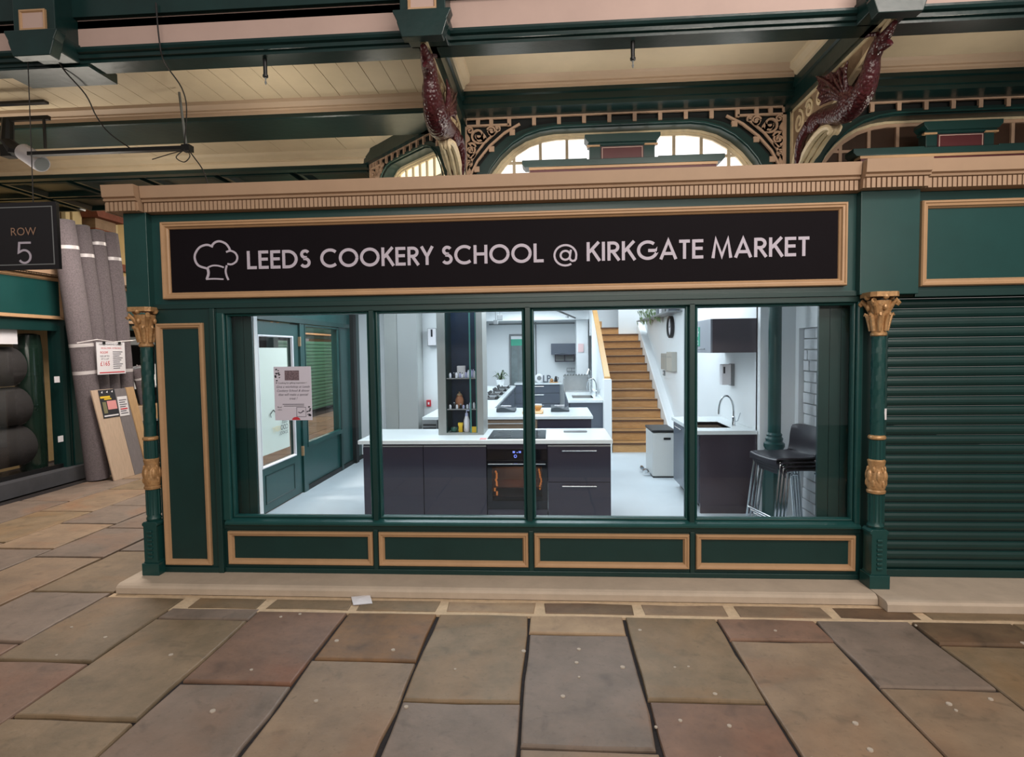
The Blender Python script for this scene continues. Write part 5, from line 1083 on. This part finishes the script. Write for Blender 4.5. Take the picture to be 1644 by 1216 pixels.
obj('landing_wall', MB().box(1.62, 2.2, y - .02, y + .08, z, 4.7), WHITE, st); obj('landing_wall', bx(1.0, 1.75, y + .95, y + 1.0, z, 4.7), WHITE, st)
sl = rs_ / tr
obj('wall_string', MB().ext([(5.42, ZF), (5.42, .34), (5.42 + 3.9, .34 + 3.9 * sl), (5.42 + 3.9, ZF + 2), (5.6, ZF)], 'x', 2.045, 2.20), WHITE, st)
obj('string_cap', MB().ext([(5.40, .34), (9.32, .34 + 3.92 * sl), (9.32, .365 + 3.92 * sl), (5.40, .365)], 'x', 2.035, 2.06), WHITE_G, st)
obj('balustrade_wall', MB().ext([(5.62, ZF), (5.62, 1.28), (6.05, 1.28), (9.4, 1.28 + 3.35 * .49), (9.4, ZF)], 'x', .985, 1.055), WHITE, st)
obj('newel_panel', bx(.905, 1.04, 5.42, 5.62, ZF, 1.34), WHITE, st, bev=.004)
obj('handrail', MB().ext([(6.0, 1.30), (9.3, 1.30 + 3.3 * .487), (9.3, 1.36 + 3.3 * .487), (6.0, 1.36)], 'x', .97, 1.075), OAKL, st, bev=.006)
obj('side_panel', bx(.905, .985, 5.62, 9.6, ZF, .93), WHITE, st)

# right wall: clock, notice boxes, switch
RW = 2.2
t = thing('wall_clock', 'round black-rimmed clock high on the white wall right of the stair', 'clock', (RW, 6.1, 2.24)); CT = lambda a, b, c: (RW - .005 - c, 6.1 + a, 2.24 + b)
obj('face', MB(CT).lathe(0, 0, [(.17, 0), (.17, .03), (.0, .032)], 28, cap=False), STUFFW, t); obj('rim', MB(CT).lathe(0, 0, [(.165, 0), (.2, 0), (.2, .055), (.185, .065), (.165, .05), (.165, 0)], 28, cap=False), BLACK, t, smooth=True); obj('hands', MB(CT).box(-.006, .006, 0, .12, .034, .038).box(0, .09, -.006, .006, .034, .038), BLACK, t)
for k, (y0, y1) in enumerate(((5.72, 6.2), (6.22, 6.72))):
    t = thing('wall_box', ['nearer of two beige boxes on the wall right of the stair', 'farther of two beige boxes on the wall right of the stair'][k], 'box', (RW, y0 + .2, 1.45)); obj('case', bx(RW - .09, RW, y0, y1, 1.45 + .01 * k, 1.79 - .03 * k), mat('beige_box%d' % k, ((172, 168, 158), (158, 156, 148))[k], .5), t, bev=.006); obj('lid_line', bx(RW - .095, RW - .09, y0 + .02, y1 - .02, 1.70, 1.705), GREYD, t)
t = thing('light_switch', 'small grey double switch on the wall under the beige boxes', 'switch', (RW, 6.8, 1.38)); obj('plate', bx(RW - .02, RW, 6.75, 6.9, 1.33, 1.43), GREYD, t); obj('button', bx(RW - .03, RW - .02, 6.8, 6.85, 1.36, 1.40), STUFFW, t)
t = thing('wall_shelf', 'high shelf with books and a trailing plant above the clock', 'shelf', (2.1, 7, 2.46)); obj('board', bx(1.96, RW, 5.3, 8.8, 2.46, 2.485), GREYD, t)
t = thing('trailing_plant', 'bright green trailing plant at the far end of the high shelf', 'plant', (2.05, 8.0, 2.485)); q = MB(); random.seed(21)
for k in range(120):
    y = random.uniform(6.6, 8.8); x = random.uniform(1.90, 2.16); z = random.uniform(2.40, 2.66); s_ = random.uniform(.04, .09); q.add([(x, y - s_, z), (x - .02, y, z + s_ * .7), (x, y + s_, z), (x + .01, y, z - s_ * .8)], [(0, 1, 2, 3)])
obj('leaves', q, LEAFG, t); obj('pot', bx(2.0, 2.16, 7.9, 8.2, 2.485, 2.6), WHITE_G, t)
for k in range(4): tag(obj('storage_tin', bx(2.0, 2.14, 5.45 + k * .32, 5.68 + k * .32, 2.485, 2.63), [CAB_M, GREYD, STUFFW, CAB_M][k], bev=.01), ['nearest grey tin on the high shelf', 'mid grey tin second on the high shelf', 'white tin third on the high shelf', 'farthest grey tin on the high shelf, beside the plant'][k], 'tin', 'tins on the high shelf')

# pedal bin
t = thing('pedal_bin', 'tall white two-pedal bin with a black lid, at the foot of the stair', 'bin', (1.5, 3.75, ZF))
obj('body', bx(1.395, 1.70, 3.50, 4.08, .085, .70), BIN, t, bev=.02); obj('foot', bx(1.40, 1.695, 3.505, 4.075, ZF, .09), BLACK, t); obj('lid', bx(1.385, 1.71, 3.49, 4.09, .70, .735), BLACK, t, bev=.012); obj('hand_hole', bx(1.545, 1.64, 3.492, 3.50, .60, .63), BLACK, t)
for y in (3.62, 3.86): obj('pedal', MB().box(1.31, 1.40, y, y + .06, .095, .115).tube([(1.31, y - .01, .13), (1.31, y + .07, .13)], .028, 8), CHROME, t)

# hand-wash unit on the right
t = thing('base_cabinet', 'grey glossy hand-wash cabinet below the right-hand sink', 'cabinet', (1.88, 2.4, ZF)); obj('carcass', bx(1.60, 2.19, 1.79, 3.02, .17, .79), CAB_M, t); obj('end_panel', bx(1.60, 2.19, 1.765, 1.788, ZF, .93), mat('end_panel_gloss', (66, 60, 68), .14), t)
for y in (1.80, 2.41): obj('door', bx(1.578, 1.599, y, y + .605, .17, .915), CAB_M, t, bev=.002); obj('handle', MB().tube([(1.56, y + .1, .875), (1.56, y + .45, .875)], .006, 6), CHROME, t)
obj('plinth', bx(1.66, 2.19, 1.79, 3.02, ZF, .17), BLACK, t)
t = thing('worktop', 'white worktop of the hand-wash unit, on the right', 'worktop', (1.88, 2.4, .93)); obj('slab', MB().box(1.56, 1.64, 1.75, 3.06, .93, .97).box(2.0, 2.195, 1.75, 3.06, .93, .97).box(1.64, 2.0, 1.75, 2.0, .93, .97).box(1.64, 2.0, 2.55, 3.06, .93, .97), WORKTOP, t)
obj('basin', MB().box(1.64, 2.0, 2.0, 2.55, .80, .81).box(1.635, 1.64, 2.0, 2.55, .80, .965).box(2.0, 2.005, 2.0, 2.55, .80, .965).box(1.64, 2.0, 1.995, 2.0, .8, .965).box(1.64, 2.0, 2.55, 2.555, .8, .965), mat('warm_steel', (150, 140, 128), .3, metal=.7), t)
tap('tall chrome swan-neck tap over the right-hand sink', 2.07, 2.15, .97, .085, .34, -.8, .6)
t = thing('wall_cupboard', 'dark wall cupboard with a green first-aid label, above the right-hand sink', 'cupboard', (1.95, 1.9, 1.8)); obj('carcass', bx(1.735, 2.2, 1.80, 2.95, 1.805, 2.17), mat('cupboard_end', (82, 76, 84), .3), t); obj('door', bx(1.715, 1.735, 1.80, 2.95, 1.805, 2.17), mat('cupboard_door', (142, 148, 158), .35), t, bev=.002); obj('handle', MB().tube([(1.70, 2.0, 1.85), (1.70, 2.25, 1.85)], .006, 6), GREYD, t)
s_ = obj('safety_label', bx(1.712, 1.715, 2.24, 2.41, 1.88, 2.10), AQUA, t); obj('label_mark', MB().box(1.710, 1.712, 2.315, 2.335, 1.99, 2.09).box(1.710, 1.712, 2.285, 2.365, 2.03, 2.05), STUFFW, s_); obj('label_mark', MB(lambda a, b, c: (1.711 + b, 2.38 - a, c)).frame(.03, .08, 1.895, 1.945, 0, [(0, 0), (0, .001), (.01, .001), (.01, 0)]), STUFFW, s_)
t = thing('soap_dispenser', 'white soap dispenser with dark side on the wall above the right-hand tap', 'dispenser', (2.1, 2.6, 1.41)); obj('case', bx(2.055, 2.165, 2.55, 2.66, 1.41, 1.66), STUFFW, t, bev=.01); obj('back', bx(2.165, 2.2, 2.545, 2.665, 1.40, 1.665), GREYD, t); obj('window_slot', bx(2.07, 2.09, 2.545, 2.55, 1.55, 1.63), INKD, t)
# partition stub that carries the soap dispenser side of the recess
# green iron column inside
t = thing('iron_column', 'green iron column with moulded base inside, before the white wall', 'column', (2.245, 1.42, ZF))
obj('shaft', MB().lathe(0, 0, [(.062, .93), (.060, 2.83)], 20), GREEN, t, local=True, smooth=True)
obj('moulded_base', MB().lathe(0, 0, [(.10, .70), (.105, .74), (.085, .76), (.10, .79), (.10, .82), (.078, .84), (.085, .87), (.07, .89), (.076, .91), (.062, .93)], 20), GREEN, t, local=True, smooth=True)
obj('pedestal', MB().ext([(.11 * math.cos(R(22.5 + 45 * k)), .11 * math.sin(R(22.5 + 45 * k))) for k in range(8)], 'z', 0, .70), GREEN, t, local=True, bev=.004)

# stacked stools
def stool(label, x, y, z, rz):
    t = thing('bar_stool', label, 'stool', (x, y, z), rz, 'stacked black bar stools')
    # seat faces -X locally; shell bends up into the back at +X
    prof = smooth2([(-.21, .695), (-.20, .725), (-.10, .73), (.06, .725), (.16, .735), (.195, .79), (.205, .90), (.225, 1.0)]); n = len(prof); vs = []; m_ = 9
    for off in (0, .012):
        for i, (a, b) in enumerate(prof):
            k = i / (n - 1); hw = .205 - .02 * k
            for j in range(m_):
                u = -1 + 2 * j / (m_ - 1); vs.append((a - (off if k > .6 else 0) + .02 * (abs(u) ** 3) * (-1 if k > .65 else 0), u * hw, b + (off if k <= .6 else 0) + .012 * abs(u) ** 2.5 * (1 if k < .6 else 0) - (.02 * abs(u) ** 4 if k > .95 or k < .05 else 0)))
    fs = []; o_ = n * m_
    for i in range(n - 1):
        for j in range(m_ - 1):
            a = i * m_ + j; fs += [(a, a + 1, a + m_ + 1, a + m_), (o_ + a, o_ + a + m_, o_ + a + m_ + 1, o_ + a + 1)]
        fs += [(i * m_, i * m_ + m_, o_ + i * m_ + m_, o_ + i * m_), (i * m_ + m_ - 1, o_ + i * m_ + m_ - 1, o_ + i * m_ + 2 * m_ - 1, i * m_ + 2 * m_ - 1)]
    for j in range(m_ - 1): fs += [(j, o_ + j, o_ + j + 1, j + 1), ((n - 1) * m_ + j, (n - 1) * m_ + j + 1, o_ + (n - 1) * m_ + j + 1, o_ + (n - 1) * m_ + j)]
    obj('seat_shell', MB().add(vs, fs), PLAST, t, local=True, smooth=True)
    for sx, sy in ((-1, -1), (-1, 1), (1, -1), (1, 1)):
        obj('leg', MB().tube(smooth_pts([(sx * .08, sy * .165, .705), (sx * .15, sy * .18, .70), (sx * .175, sy * .19, .66), (sx * .25, sy * .215, .0)], 4), .0095, 7), CHROME, t, local=True, smooth=True)
    obj('foot_rail', MB().tube([(-.222, -.205, .24), (-.222, .205, .24)], .008, 7), CHROME, t, local=True)
    return t
for k in range(4):
    stool(['lowest black bar stool in the stack, chrome legs on the floor', 'second black bar stool from the bottom of the stack', 'third black bar stool from the bottom of the stack', 'topmost black bar stool of the stack, by the white brick niche'][k], 2.13 + k * -.028, .66 - k * .004, ZF + k * .034, R(12))
